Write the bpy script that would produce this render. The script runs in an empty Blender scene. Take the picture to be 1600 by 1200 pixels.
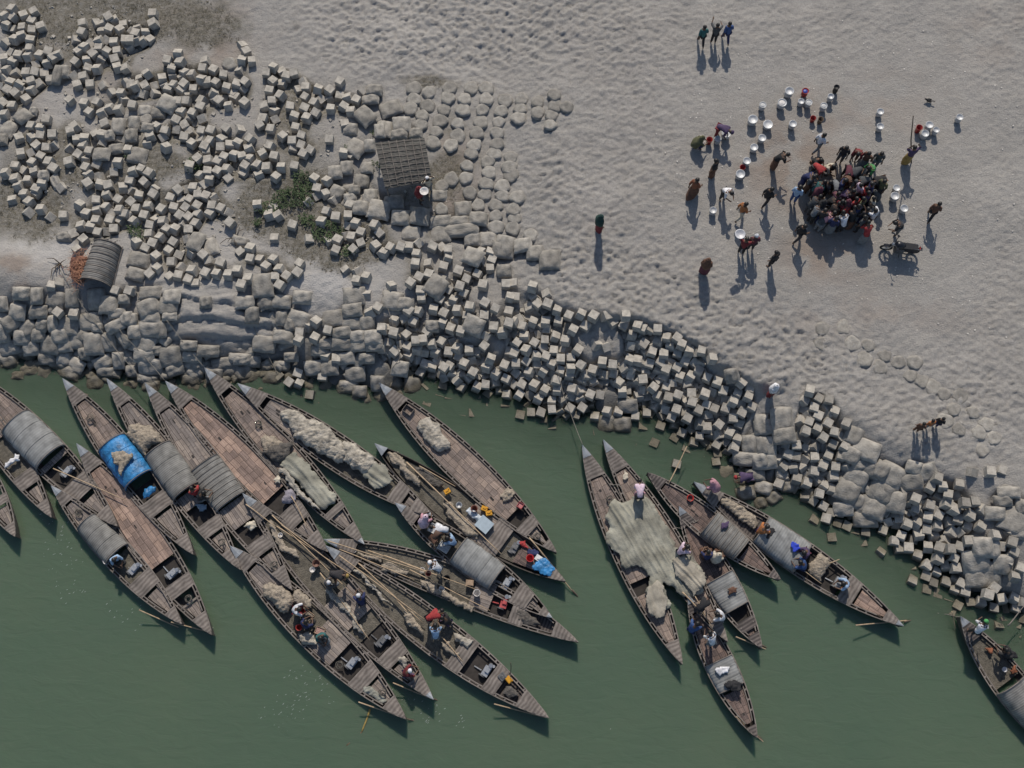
import bpy, bmesh, math, random
import numpy as np
from mathutils import Vector, Matrix, Euler
R=math.radians
random.seed(7); rng=np.random.RandomState(7)
C=bpy.context.scene.collection
sc=bpy.context.scene
# ------------------------------------------------------------------ camera, sky, sun
H=49.0; TILT=R(16.5); F=1700.0
cam=bpy.data.cameras.new('camera'); camo=bpy.data.objects.new('camera',cam); C.objects.link(camo)
camo.location=(0,0,H); camo.rotation_euler=(TILT,0,0)
cam.sensor_width=36; cam.lens=F/1600*36; cam.clip_end=3000
sc.camera=camo
W=bpy.data.worlds.new('World'); sc.world=W; W.use_nodes=True
wn=W.node_tree.nodes; wl=W.node_tree.links
bg=wn['Background']; sky=wn.new('ShaderNodeTexSky'); sky.sky_type='NISHITA'; sky.sun_disc=False
SUNEL=R(42)
sky.sun_elevation=SUNEL; sky.sun_rotation=R(0)
wl.new(sky.outputs[0],bg.inputs[0]); bg.inputs[1].default_value=0.088
sun=bpy.data.lights.new('sun','SUN'); sun.energy=3.3; sun.angle=R(0.6); sun.color=(1,.92,.81)
suno=bpy.data.objects.new('sun',sun); C.objects.link(suno); suno.rotation_euler=(-(math.pi/2-SUNEL),0,0)
sc.view_settings.view_transform='Standard'; sc.view_settings.look='None'
sc.view_settings.exposure=0.10; sc.view_settings.gamma=1
sc.cycles.max_bounces=6; sc.cycles.transparent_max_bounces=8
# ------------------------------------------------------------------ photo pixel -> world
cT,sT=math.cos(TILT),math.sin(TILT)
def P(u,v,z=0.0):
    dx=(u-800)/F; dy=(600-v)/F
    wy=dy*cT+sT; wz=dy*sT-cT
    s=(z-H)/wz
    return Vector((dx*s,wy*s,z))
def PX(x,y,z):                                     # world -> photo pixel (vectorised)
    yy=y; zz=z-H
    cy=yy*cT+zz*sT; cz=-yy*sT+zz*cT
    return 800+F*x/(-cz), 600-F*cy/(-cz)
def TO(tiles,default):
    out=[]
    for ox,oy,s,txt in tiles:
        for t in txt.split(','):
            v=[float(q) for q in t.split()]
            out.append((ox+v[0]*s,oy+v[1]*s)+tuple(v[2:] if len(v)>2 else ())+(s,) )
    return out
# ------------------------------------------------------------------ noise
def _hash(ix,iy,seed):
    n=(ix*374761393+iy*668265263+seed*144665)&0x7fffffff
    n=((n^(n>>13))*1274126177)&0x7fffffff
    return ((n^(n>>16))&0xffff)/65535.0
def vnoise(x,y,seed=0):
    x=np.asarray(x,float); y=np.asarray(y,float)
    ix=np.floor(x).astype(np.int64); iy=np.floor(y).astype(np.int64)
    fx=x-ix; fy=y-iy; fx=fx*fx*(3-2*fx); fy=fy*fy*(3-2*fy)
    a=_hash(ix,iy,seed); b=_hash(ix+1,iy,seed); c=_hash(ix,iy+1,seed); d=_hash(ix+1,iy+1,seed)
    return (a*(1-fx)+b*fx)*(1-fy)+(c*(1-fx)+d*fx)*fy
def fbm(x,y,seed=0,o=3):
    s=0;a=.5
    for i in range(o): s=s+a*vnoise(x*2**i,y*2**i,seed+i*17); a*=.5
    return s/(1-.5**o)
def sstep(a,b,x):
    t=np.clip((x-a)/(b-a),0,1); return t*t*(3-2*t)
# ---- concrete blocks read off the photograph: tile origin, photo pixels per unit, then "x y angle" (angle in tens of degrees)
CUBES=[
(0,0,1.25,"16 12 2,6 21 4,17 22 4,30 20 6,43 15 6,8 32 1,18 38,29 35 0,40 27 2,41 38 0,52 34 7,19 50 2,28 45 7,38 51 0,8 55,38 61 0,24 70 1,36 71 1,16 67,6 74 7,16 78 1,51 70 2,61 65 1,73 69 8,66 73 4,60 80 8,46 82,9 88 2,20 92,34 92 0,45 91 1,56 93,63 100 0,3 93,8 99,13 104 1,24 107,33 103,40 102 7,50 105,3 108,10 113 3,20 117 4,28 113,40 113 2,104 30 8,121 30,103 41 2,130 30,136 22 6,144 26,137 37 2,128 40,150 38 4,155 32,157 51 0,143 54 8,134 51,95 51,124 52 0,113 56,106 60 3,99 65 4,124 61 0,134 65 2,147 65 8,117 68 5,109 76 8,127 75,144 75 7,95 78 3,110 86 1,122 87 1,147 85 7,157 86 7,93 96,105 97 8,113 106 8,97 107 6,130 108,140 117,152 117 1,159 104"),
(200,0,1.25,"32 18 0,32 30 7,4 40,13 36,10 43 2,22 42,11 51 0,3 51 0,19 52,28 51,2 61,50 76 1,63 68 0,66 78 2,55 86 1,97 77 0,94 86 1,143 76 1,155 77 8,148 65 6,143 58,140 89,107 88 2,119 94 0,92 100 2,71 92 4,80 94 1,68 98,56 97,43 99 7,24 93 6,16 99,5 107 8,10 108 8,22 108 6,35 108,99 103 8,110 104 3,123 110 1,136 106 1,147 103 4,144 112,46 108,51 112 1,58 107 3,71 106 3,67 113 3,82 112 0,20 118,34 118,73 119,107 117,132 118"),
(0,150,1.25,"33 5 4,16 13 1,6 24 1,3 10,59 30 0,88 6 4,106 10 1,122 8 2,155 6,138 16 0,149 18 1,112 21 3,128 22 8,132 35 7,40 38 1,51 41 0,51 50 0,66 49 8,24 53 6,40 53 4,47 63 4,59 65 0,68 62,26 72 7,40 72,51 76 2,62 83 2,41 84 2,20 88 1,8 97 1,31 94,67 91 3,44 95 7,20 104 0,36 106 0,24 113 0,46 117 2,53 110 0,78 115,88 44 7,94 39 6,96 55 7,106 54 8,88 66,105 63 2,99 74 3,112 70 1,87 83 8,107 80,108 90 2,120 49,128 49 1,128 59,122 86,111 99 4,148 84 0,110 110 5,125 111 0,136 112 7,143 96,154 115 7,124 101,158 56"),
(200,150,1.25,"6 12 1,63 8 1,73 7 1,93 6,110 4,115 7 4,134 2,146 9 4,126 13 0,90 14 2,81 22 2,67 21 2,60 31 2,76 29,94 29,71 37,63 43,36 39 3,47 44 1,28 50 7,44 52,78 45,71 52 1,93 44 1,104 44 2,123 41 4,140 43,80 60 3,93 56,103 57 2,96 64 2,98 70 8,117 55 3,116 65 0,127 62 8,137 60 2,153 54 4,152 66 7,48 65 4,88 79 4,101 81 0,113 83 2,120 77 2,133 75 2,143 76 7,152 79 2,77 88 1,91 100 3,100 95 0,102 105 0,112 95 3,124 92 2,147 88 3,157 87,17 92 2,27 97 3,7 95 0,21 108 4,3 107 1,25 61,94 112,82 115,75 118,88 118,34 117,145 98,126 104,1 68 0,5 118,62 118"),
(400,100,1.25,"22 5 3,13 12 0,33 11,39 16 1,21 22 4,48 12 8,33 26,17 34 1,31 40 3,20 47 8,11 53 8,23 60,43 54 1,48 66 1,9 69 1,5 77 6,19 82 1,24 70,60 23,53 33,63 30 0,62 42 3,78 32 1,92 34 3,105 23 3,81 45,92 44,104 41,115 43 0,73 49 3,60 56 2,75 62 3,64 68 2,94 57 0,109 54 3,126 46 3,119 60 1,133 34,50 80 1,33 91 4,57 90 2,46 97 0,92 95 0,18 103 2,46 106,57 102 2,68 108 3,60 113 3,9 113 6,23 116 1,110 112 1,119 115,112 76"),
(400,250,1.25,"3 7 3,14 10 0,32 10 0,48 8 1,4 20,25 22 3,73 24 3,77 36 1,89 27 3,75 46,87 43 6,65 53,2 57 8,21 59,17 69 0,28 70 7,46 82 2,24 99,66 100,89 65 2,100 72 1,82 78 2,115 70 0,118 57 2,97 50,125 80 2,116 83,131 91 2,102 101 2,120 97 1,112 95,92 102,131 104 7,149 82 3,155 92,99 113 2,122 112 4,149 108 5,156 116"),
(0,300,1.25,"17 11,31 3 0,37 13 3,46 2 3,52 22 0,80 30 0,36 26,63 32,100 17 2,108 28 2,121 11 0,122 23 0,134 4 0,133 20 3,148 10 3,150 23 1,121 36 1,102 43 0,114 44 1,123 51 1,134 50,143 47 0,142 28,138 36 1,157 28,150 36,105 60 4,91 53,97 73 4,73 114,65 118"),
(200,300,1.25,"14 5 0,32 3 3,54 8 1,4 13 4,26 18 1,11 22 1,21 30 1,2 29,42 22 3,58 20 1,68 12,77 10 3,73 20 4,63 2,88 4 0,98 6 2,107 8,86 18 2,106 18 1,117 21 3,125 26,88 28 3,103 27 3,66 30 3,76 32 4,8 37 3,28 42 1,27 53 0,44 37 1,35 36,49 47 3,59 47 2,41 57 3,57 63 3,85 40 3,69 41,76 48 0,76 59,128 39 4,11 64 4,22 71 2,31 65 2,51 74 3,35 81 3,63 79,55 88 0,81 77,94 79 4,102 86,153 71 2,141 76,153 84 1,116 89 2,27 103 4,37 96 3,53 107,63 105 1,76 110 2,81 99 2,98 102 3,111 103 2,126 104 1,137 99 1,151 109 1,142 117 1,85 115,67 95"),
(400,400,1.25,"5 5,22 5 3,13 14 3,55 10 3,30 17 2,24 27 0,39 26 3,52 21 3,30 37 3,113 18,126 31 1,127 20,138 27 2,139 49,152 65 3,143 71,75 83 4,66 88,90 93 1,55 96 0,53 106 2,74 103 2,158 91 0,157 115 1"),
(600,380,1.25,"9 6 3,22 5 2,32 5 1,42 1,41 14 1,0 13 3,61 5 2,72 7,80 9 0,80 19 0,121 12 3,132 12 1,135 21 2,125 23,116 23,133 32 0,39 26 1,56 26,74 30 1,93 35 2,117 39 3,103 45 2,44 43 3,56 40 2,33 50 3,75 47,95 54 2,124 53 1,152 52 0,46 60 0,47 69 0,81 58,70 70 3,87 72 2,108 80 1,126 75 3,139 82 3,105 92 1,125 91 1,9 54,31 85 3,43 86 2,62 83 1,75 88 3,92 84 1,37 98 2,13 97 2,73 100 2,91 97,84 107 2,96 110 2,54 111 3,28 115 4,4 108 0,12 112 1,138 105 1,148 112 1,128 116,156 86 2,156 100 2,157 68 1,25 95,104 37,80 79,100 63"),
(600,520,1.25,"6 13 1,20 15,13 24 4,30 18 3,32 29 3,18 31,39 10 0,49 9 0,42 21 2,51 23 0,60 14 0,72 12 3,65 25 3,81 24 1,92 20 3,107 22 0,125 17 4,117 25,133 33 1,51 40 2,61 43 2,46 51 3,42 34,61 54,67 36,75 44 3,71 51,82 42 3,100 39 3,111 50 3,129 43 3,140 52 3,151 41 2,153 58 3,84 51,96 53,76 57,93 30,110 33,22 43,25 50,31 52,53 68 4,62 64,73 67 1,91 60,97 69 3,116 68 2,127 65 1,138 63,70 79 1,81 82 0,49 78,55 88 2,67 88,102 82,103 90 1,130 77,144 73,133 89 1,98 101 1,110 102 0,133 101,154 78 1,151 92 0,149 101,157 104,118 82,117 92,7 26,158 24,2 18,106 57,88 92"),
(800,440,1.25,"2 3,26 7 2,4 20 0,28 20,32 29 4,45 28 2,23 33,57 36 2,44 16,8 47,2 51 3,14 56 2,26 51 2,42 51 1,58 50 1,71 43 3,86 41 2,102 44 3,92 56 3,76 61 2,117 43,126 52,142 43 0,140 55 3,150 67 1,157 56 2,16 69 1,6 77 3,28 77 3,41 73 0,54 69 1,67 74 1,18 86 3,53 87 1,65 86,3 90 2,30 93 0,43 94 2,82 86 3,18 100 3,30 104,51 103 3,61 97 0,73 96 0,86 105 3,113 101 1,126 104 1,101 111 2,5 103 0,22 113 2,39 113 3,61 112 2,73 109 0,72 117 1,147 98 2,157 99 1,141 108,150 110,125 115,105 79,117 82,150 80,158 77,44 60,6 115,92 118,114 117,148 117,38 83"),
(800,570,1.25,"12 25 3,28 26 3,9 38 3,55 20 1,89 19,100 20,41 32 3,56 32 0,76 30 2,85 33,22 38,33 43 3,50 46 1,63 46,98 38 3,109 38,134 23 4,138 34 0,50 56 0,24 60 0,36 60 2,3 61,10 64 1,10 73,60 58,72 40,85 42,73 55 3,88 54 3,80 64 2,68 64,40 70 1,39 81 1,51 79 0,26 74,54 68,51 90,64 91,68 82,80 75,91 69,104 66 1,119 59 2,132 60 1,102 85,154 65 1,157 80,156 91 2,148 102,157 106 2,146 90,3 50,20 50,4 25,158 20,158 40"),
(1000,500,1.25,"22 12 0,3 11 3,13 12,34 22 2,46 23 3,4 30 3,23 28 3,17 32,15 40 2,7 41,30 43 1,38 32 2,52 31 2,47 42 2,61 39 1,77 39 1,69 41,90 49 0,12 55 2,25 53 3,37 53,56 52 3,68 53,3 53,33 62 3,22 62,46 60 3,50 71 3,41 79,30 72,63 71 3,73 64 3,84 73 3,96 78 2,104 89 2,127 79 4,137 85,16 85 3,32 85 1,3 75 0,22 95 3,35 97 1,47 94 2,28 102,64 92 0,81 93 2,92 90,122 92 3,135 96 2,116 102 2,126 105,65 103 2,83 106 2,106 100,93 112 3,107 111 2,139 109 3,46 112 2,32 112,73 113 3,83 118,127 116 3,8 117 0,18 110,57 117,117 118,6 65,4 88,25 77,60 80,58 102"),
(1000,630,1.25,"27 17,39 18 2,42 28,59 19 3,116 19 0,25 30 2,15 32,2 31 0,53 38 3,43 44 3,18 51 3,75 27 0,83 31 0,98 27 4,112 38 3,74 42 1,98 40,36 56 4,46 57,57 58 2,66 50 1,96 53 3,122 46 2,117 56 2,107 50,80 50,73 60,96 64 0,95 74 0,45 77 1,108 60,87 55,63 34,124 27,20 24,76 66"),
(1180,590,1.25,"68 17 2,79 27 3,91 28 1,60 29,73 38 2,99 43 3,78 48 3,66 47,90 57 3,56 54,67 56 2,63 67 2,77 64 3,114 58 3,99 68 2,85 75 3,106 74,51 85 0,62 88,74 87,97 84 3,111 87 3,52 99 1,40 96 2,63 102,74 100 0,91 98 3,107 99 2,35 112 4,48 113 1,84 110 2,100 112 1,73 117 1,114 111,28 103,40 84,93 47,88 37,58 112"),
(1180,720,1.25,"51 23 2,30 30 3,64 28 2,97 20 0,86 31 3,80 41 2,95 36 2,72 51 4,84 57 3,97 50,48 35,66 40,78 24,38 22,93 65 1,104 65 1,89 73 2,102 79 2,72 75 3,114 82 3,84 86 2,58 67 1,95 97 0,60 76,124 90 2,137 90 1,134 103 0,124 103,154 79,156 115 4,39 62,82 69,71 62,62 46,20 36,158 90"),
(1360,720,1.5,"69 18 2,62 28 3,75 27 1,92 25 1,34 31,47 40 3,47 50,61 46 1,70 37,81 36 2,89 37,98 44 0,108 43 0,79 45 2,116 51,87 51 3,103 57 3,91 61 2,60 59 2,71 57 3,38 66 2,48 66 4,69 68 1,59 72 1,50 77 0,32 79 3,24 84 1,29 92 0,39 91 1,60 90 1,72 91 3,82 92 0,93 90 3,102 84 0,49 99 3,70 102 2,87 101 3,33 103 0,34 111 0,43 112 1,58 109 3,68 116 2,78 110,88 112 0,114 69 3,129 78 0,100 69,147 85 2,149 95 3,143 103 3,156 112 3,136 89,124 12 1,105 12,136 10,9 95 4,17 63,27 55,13 73 3,15 55,43 82,30 60,84 74,94 74,82 64,77 83,25 104,145 74,15 84,22 94,65 78,66 50"),
(1360,860,1.5,"78 33 2,57 27 2,65 34 2,43 32 3,57 41 1,69 45 2,79 51 1,73 39,87 41 3,94 34 3,98 43 2,103 54 0,114 54 1,106 65 1,72 59,84 65 3,90 58 3,129 39 4,122 46 2,136 51 0,149 50 3,157 54,128 60 1,150 60 2,139 61,118 71 3,137 70 0,132 79 0,143 80,152 78 3,111 73,153 88,150 28 1,65 66,115 62,87 30,158 72"),
(0,0,1,"437 588 5,466 584 2,467 600 2,453 598 4,505 589 1,485 618 1,525 562 0,510 557 2,2 525,182 455 2,203 455 2,91 489 3,116 491 0,4 497"),
]
# ---- square sand-filled bags: "x y w h rot(deg)"
BAGS=[
(0,0,1.25,"72 94 12 26 10,80 90 14 18"),
(0,150,1.25,"29 26 20 20 45,11 42 20 22 20,3 55 14 16,148 38 18 22,137 50 14 14,127 73 22 18,145 67 20 14,70 108 11 20 -20,42 20 10 12,55 100 14 14"),
(200,150,1.25,"12 75 24 22 10,38 22 18 14,22 20 18 16,50 10 24 22 30,8 35 14 20,25 40 16 12,4 50 16 18"),
(400,100,1.25,"148 33 20 15,143 45 22 14,136 65 26 22 40,118 82 18 16,155 84 14 20,125 105 24 24 30,142 102 14 16"),
(400,250,1.25,"99 16 18 18,113 10 16 18,101 41 18 18 30,132 27 18 18,131 60 20 18,154 62 26 24 10,118 48 16 12,143 45 16 18,139 10 16 16,123 38 14 12"),
(0,300,1.25,"81 57 20 12"),
(200,300,1.25,"14 85 26 20 10,10 103 22 16 20,85 62 20 24 20,103 69 18 24 -20,140 62 20 12 20"),
(400,400,1.25,"8 37 26 28,32 57 22 16,12 58 20 16,58 52 22 16,53 80 28 22 20,42 86 14 16,34 101 24 16,32 78 14 18,123 51 26 22,120 68 24 16,95 78 28 20,120 84 24 16,139 84 18 18,107 96 24 14,128 101 20 15,146 102 20 18,106 110 28 16,130 112 24 14,148 112 20 14,10 110 26 20,84 110 20 12"),
(600,380,1.25,"111 17 24 22 30,65 54 24 26 30,10 72 24 22 10,27 76 20 16,112 103 24 22 20,148 9 24 20,60 104 16 14,150 35 18 16"),
(0,450,1.25,"27 7 22 16,46 10 14 20,70 14 22 20 20,90 13 16 22,121 14 22 26,136 21 22 22,146 32 22 12,155 14 14 12,22 30 20 20 10,48 30 22 16,15 43 22 18 -30,35 51 18 22 30,53 46 14 16 20,66 45 12 20,84 47 26 24,113 42 30 22,122 49 14 12,144 48 24 14 -25,48 59 16 16,63 71 24 22 10,15 74 28 18 -10,28 62 20 18,98 66 24 20,117 70 22 26,136 68 18 22,105 82 12 14,95 96 24 16 30,130 93 24 16 -20,148 91 14 20,88 106 24 16 20,133 105 22 12,36 104 24 14 -10,56 107 18 18,12 92 20 16,60 88 22 16,80 88 18 16,5 55 14 26,40 75 20 18,155 62 14 24 -30,158 38 14 16,3 20 14 18,104 60 18 14,75 60 20 18,80 72 20 16"),
(200,450,1.25,"4 4 12 12,28 6 26 16,55 11 22 18,26 24 26 20 -20,50 24 24 20 20,28 38 24 14,52 36 18 10,5 40 14 16,27 52 26 18,8 55 16 16,42 52 12 20,18 70 32 22 20,35 78 16 12,53 86 26 24,60 102 22 14 -20,20 85 24 16,28 98 28 20,5 104 14 14,25 114 24 10,100 79 26 14,76 72 20 12,80 86 22 14,82 96 20 12,122 94 32 14 -10,78 115 22 14,84 106 20 14,145 106 22 18,158 112 18 18,146 18 22 16,97 18 14 14,155 34 16 20,140 88 26 12,155 92 20 14,128 106 22 16,108 108 20 16"),
(0,0,1,"385 589 28 24,401 597 20 16,376 563 22 14,490 575 28 22,515 575 26 22,555 585 30 22,545 605 30 20,562 612 22 18,590 600 20 24,500 548 26 16,540 560 28 18,573 560 24 16,330 607 26 20,305 602 22 24,440 572 26 16,455 558 22 14,425 590 28 20,350 592 24 18,280 618 24 18,236 604 26 18,250 620 22 16,205 602 24 16,150 598 26 22,60 590 24 14,28 588 22 14,135 622 18 16"),
(600,520,1.25,"36 66 20 20,20 45 20 18"),
(800,570,1.25,"144 52 24 16,118 74 22 20,137 75 22 18"),
(1000,500,1.25,"115 70 18 18"),
(1000,630,1.25,"152 27 18 26,138 52 20 22,153 53 16 24,134 70 32 16 10,150 72 20 20,105 90 24 24,125 95 16 14,130 108 16 14"),
(1180,590,1.25,"33 52 28 30,11 62 24 20,36 73 28 20,13 86 26 26,12 105 30 20,123 72 22 24 30,138 90 34 26 20,120 97 22 20 30,135 107 30 16"),
(1180,720,1.25,"126 21 28 24 30,115 38 28 26 30,156 37 28 28 30,143 60 28 26 30,126 50 20 20 30,138 73 30 20,110 60 24 18,146 10 20 20 30,157 12 20 22 40"),
(1360,720,1.5,"21 15 28 24 30,12 33 26 24 30,4 50 22 20 20,26 43 20 22 10,42 22 24 18,58 12 22 18 -20,45 7 16 14 20,150 61 26 28 30,117 90 20 20,127 92 16 18,156 48 12 16,154 75 18 14,144 33 22 12,138 42 18 12,110 105 26 24,138 108 20 20,130 55 20 14"),
(1360,860,1.5,"125 25 20 26,112 28 24 20"),
(560,100,2.125,"24 33 16 13 -20,19 48 12 14,32 45 13 13,77 107 12 12,88 114 13 11,74 116 14 8,60 116 16 9,30 52 12 8,42 51 10 8,59 97 12 9,26 102 14 11,15 108 15 14,45 112 14 14,31 113 13 11,8 100 10 10"),
(600,280,1.75,"51 48 18 18,69 46 30 12,79 54 14 12,94 54 16 14,108 60 17 19 10,124 59 16 13,135 66 15 14,148 72 18 18,24 48 16 14"),
]
CAPS=[(560,100,2.125,"66 25,78 26,94 26,108 27,120 26,132 28,144 23,119 33,105 35,91 34,77 34,63 34,51 31,52 21,41 26,41 18,38 33,47 38,46 45,60 42,73 44,90 43,103 43,57 50,73 53,87 51,102 51,85 60,102 59,68 60,55 58,83 66,100 66,80 75,95 72,79 84,96 80,94 88,61 90,68 85,82 95,93 96,106 97,106 90,111 76,112 82,112 69,101 104,101 112,114 107,117 98,115 114,83 18,94 18,67 18,142 38,132 36,145 31,141 45,153 32,118 40,88 104,61 107"),
(600,280,1.75,"100 43,115 44,131 50"),
(1180,480,2.625,"65 31,74 36,77 29,85 33,92 41,99 44,118 61,130 63,122 53,112 52,113 68,121 73,133 75,142 78,138 70,67 23,58 22,40 13,39 22,135 85,150 110,95 33,106 48,53 12"),
(0,0,1,"359 100,228 187")]
# ------------------------------------------------------------------ shoreline and ground height
SHORE=[(-700,560),(-200,585),(0,592),(60,600),(130,612),(200,622),(300,618),(360,615),(420,604),(480,622),(540,640),(600,650),(650,622),(700,640),(740,650),(790,656),(850,684),(880,692),(960,676),(1010,690),(1060,715),(1110,742),(1150,772),(1185,786),(1230,806),(1290,832),(1340,852),(1395,888),(1440,932),(1485,965),(1540,982),(1600,1000),(1750,1040),(2300,1150)]
EDGE=[(600,395),(740,425),(850,468),(900,486),(960,494),(1040,514),(1110,556),(1190,604),(1240,590),(1330,660),(1400,700),(1480,740),(1620,790)]
_sh=np.array([(P(u,v,0).x,P(u,v,0).y) for u,v in SHORE]); _ed=np.array([(P(u,v,1.8).x,P(u,v,1.8).y) for u,v in EDGE])
def polyd(x,y,pts):
    best=np.full(np.shape(x),1e9); sign=np.ones(np.shape(x))
    for i in range(len(pts)-1):
        ax,ay=pts[i]; bx,by=pts[i+1]; dx,dy=bx-ax,by-ay; L=dx*dx+dy*dy
        t=np.clip(((x-ax)*dx+(y-ay)*dy)/L,0,1)
        ex=x-(ax+t*dx); ey=y-(ay+t*dy); d=np.hypot(ex,ey)
        s=np.where(dx*(y-ay)-dy*(x-ax)>0,1.,-1.)
        m=d<best; best=np.where(m,d,best); sign=np.where(m,s,sign)
    return best*sign
def gaus(u,v,L):
    s=0
    for cu,cv,ru,rv,a in L: s=s+a*np.exp(-(((u-cu)/ru)**2+((v-cv)/rv)**2))
    return s
def height(x,y):
    x=np.asarray(x,float); y=np.asarray(y,float)
    d=polyd(x,y,_sh); e=polyd(x,y,_ed)
    h=np.where(d<0,np.maximum(d*.45,-2.6),1.55*sstep(-.6,5.5,d)+.012*np.maximum(d-5,0)-1.55*sstep(-.6,5.5,np.zeros(1))[0])
    u,v=PX(x,y,1.2)
    h=h+.5*sstep(-.4,.3,e+.1+.35*(fbm(x*.8,y*.8,8,2)-.5))*sstep(1.5,3.5,d)*sstep(790,880,u)*(1-sstep(1170,1260,u))+.18*sstep(-.4,.4,e)*sstep(1240,1340,u)
    h=h-.30*np.exp(-((d-.5)/.9)**2)
    h=h+.25*(fbm(x*.35,y*.35,3)-.5)*sstep(0,3,d)
    h=h+.6*gaus(u,v,[(30,440,75,60,1)])+.35*gaus(u,v,[(310,500,110,60,1)])
    return h
CUB=[]
for ox,oy,s,txt in CUBES:
    for t in txt.split(','):
        q=[float(k) for k in t.split()]
        CUB.append((ox+q[0]*s,oy+q[1]*s,q[2] if len(q)>2 else None))
BAG=[]
for ox,oy,s,txt in BAGS:
    for t in txt.split(','):
        q=[float(k) for k in t.split()]
        BAG.append((ox+q[0]*s,oy+q[1]*s,q[2]*s,q[3]*s,q[4] if len(q)>4 else 0))
CAP=[]
for ox,oy,s,txt in CAPS:
    for t in txt.split(','):
        q=[float(k) for k in t.split()]; CAP.append((ox+q[0]*s,oy+q[1]*s))
def place(u,v,dz=0.0):
    z=1.0
    for _ in range(8):
        p=P(u,v,z); z=.5*z+.5*(float(height(p.x,p.y))+dz)
    return P(u,v,z)
# ------------------------------------------------------------------ mesh helpers
class MB:
    def __init__(s): s.v=[]; s.f=[]; s.m=[]
    def add(s,v,f,mi=0):
        o=len(s.v); s.v+= [tuple(q) for q in v]; s.f+=[tuple(i+o for i in q) for q in f]; s.m+=[mi]*len(f); return s
    def box(s,c,d,rz=0,M=None,mi=0,taper=1):
        hx,hy,hz=d[0]/2,d[1]/2,d[2]/2; v=[]
        for z in(-1,1):
            k=1 if z<0 else taper
            for a,b in((-1,-1),(1,-1),(1,1),(-1,1)): v.append(Vector((a*hx*k,b*hy*k,z*hz)))
        Q=Matrix.Translation(c)@(M if M else Matrix.Rotation(rz,4,'Z'))
        return s.add([Q@q for q in v],[(0,3,2,1),(4,5,6,7),(0,1,5,4),(1,2,6,5),(2,3,7,6),(3,0,4,7)],mi)
    def tube(s,pts,r,n=6,mi=0,close=True):
        pts=[Vector(p) for p in pts]; rr=r if isinstance(r,(list,tuple)) else [r]*len(pts)
        V=[];Fc=[]
        for i,p in enumerate(pts):
            t=(pts[min(i+1,len(pts)-1)]-pts[max(i-1,0)])
            if t.length<1e-6: t=Vector((0,0,1))
            t.normalize(); a=t.cross(Vector((0,0,1)))
            if a.length<1e-3: a=t.cross(Vector((0,1,0)))
            a.normalize(); b=t.cross(a)
            for k in range(n):
                w=2*math.pi*k/n; V.append(p+(a*math.cos(w)+b*math.sin(w))*rr[i])
        for i in range(len(pts)-1):
            for k in range(n):
                k2=(k+1)%n; Fc.append((i*n+k,i*n+k2,(i+1)*n+k2,(i+1)*n+k))
        if close: Fc.append(tuple(range(n))[::-1]); Fc.append(tuple((len(pts)-1)*n+k for k in range(n)))
        return s.add(V,Fc,mi)
    def lathe(s,c,prof,n=20,mi=0,M=None):
        V=[];Fc=[]
        for r,z in prof:
            for k in range(n):
                w=2*math.pi*k/n; V.append(Vector((r*math.cos(w),r*math.sin(w),z)))
        for i in range(len(prof)-1):
            for k in range(n):
                k2=(k+1)%n; Fc.append((i*n+k,i*n+k2,(i+1)*n+k2,(i+1)*n+k))
        if prof[0][0]>1e-4: Fc.append(tuple(range(n))[::-1])
        if prof[-1][0]>1e-4: Fc.append(tuple((len(prof)-1)*n+k for k in range(n)))
        Q=Matrix.Translation(c)@(M if M else Matrix())
        return s.add([Q@q for q in V],Fc,mi)
    def mesh(s,name,mats,smooth=False):
        me=bpy.data.meshes.new(name); me.from_pydata(s.v,[],s.f)
        for m in (mats if isinstance(mats,(list,tuple)) else [mats]): me.materials.append(m)
        if any(s.m): me.polygons.foreach_set('material_index',s.m)
        if smooth: me.polygons.foreach_set('use_smooth',[True]*len(me.polygons))
        me.update(); return me
    def build(s,name,mats,parent=None,smooth=False,loc=None,rot=None):
        return link(name,s.mesh(name,mats,smooth),parent,loc,rot)
def link(name,me,parent=None,loc=None,rot=None):
    o=bpy.data.objects.new(name,me); C.objects.link(o)
    if parent: o.parent=parent
    if loc is not None: o.location=loc
    if rot is not None: o.rotation_euler=rot
    return o
USED={}
def tag(o,label,cat,group=None,kind=None):
    if label:
        o['label']=label; USED.setdefault(label,[]).append(o)
    if cat: o['category']=cat
    if group: o['group']=group
    if kind: o['kind']=kind
    return o
def thing(name,label,cat,loc=(0,0,0),rz=0,group=None):
    o=bpy.data.objects.new(name,None); C.objects.link(o); o.location=loc; o.rotation_euler=(0,0,rz); o.empty_display_size=.2
    return tag(o,label,cat,group)
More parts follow.
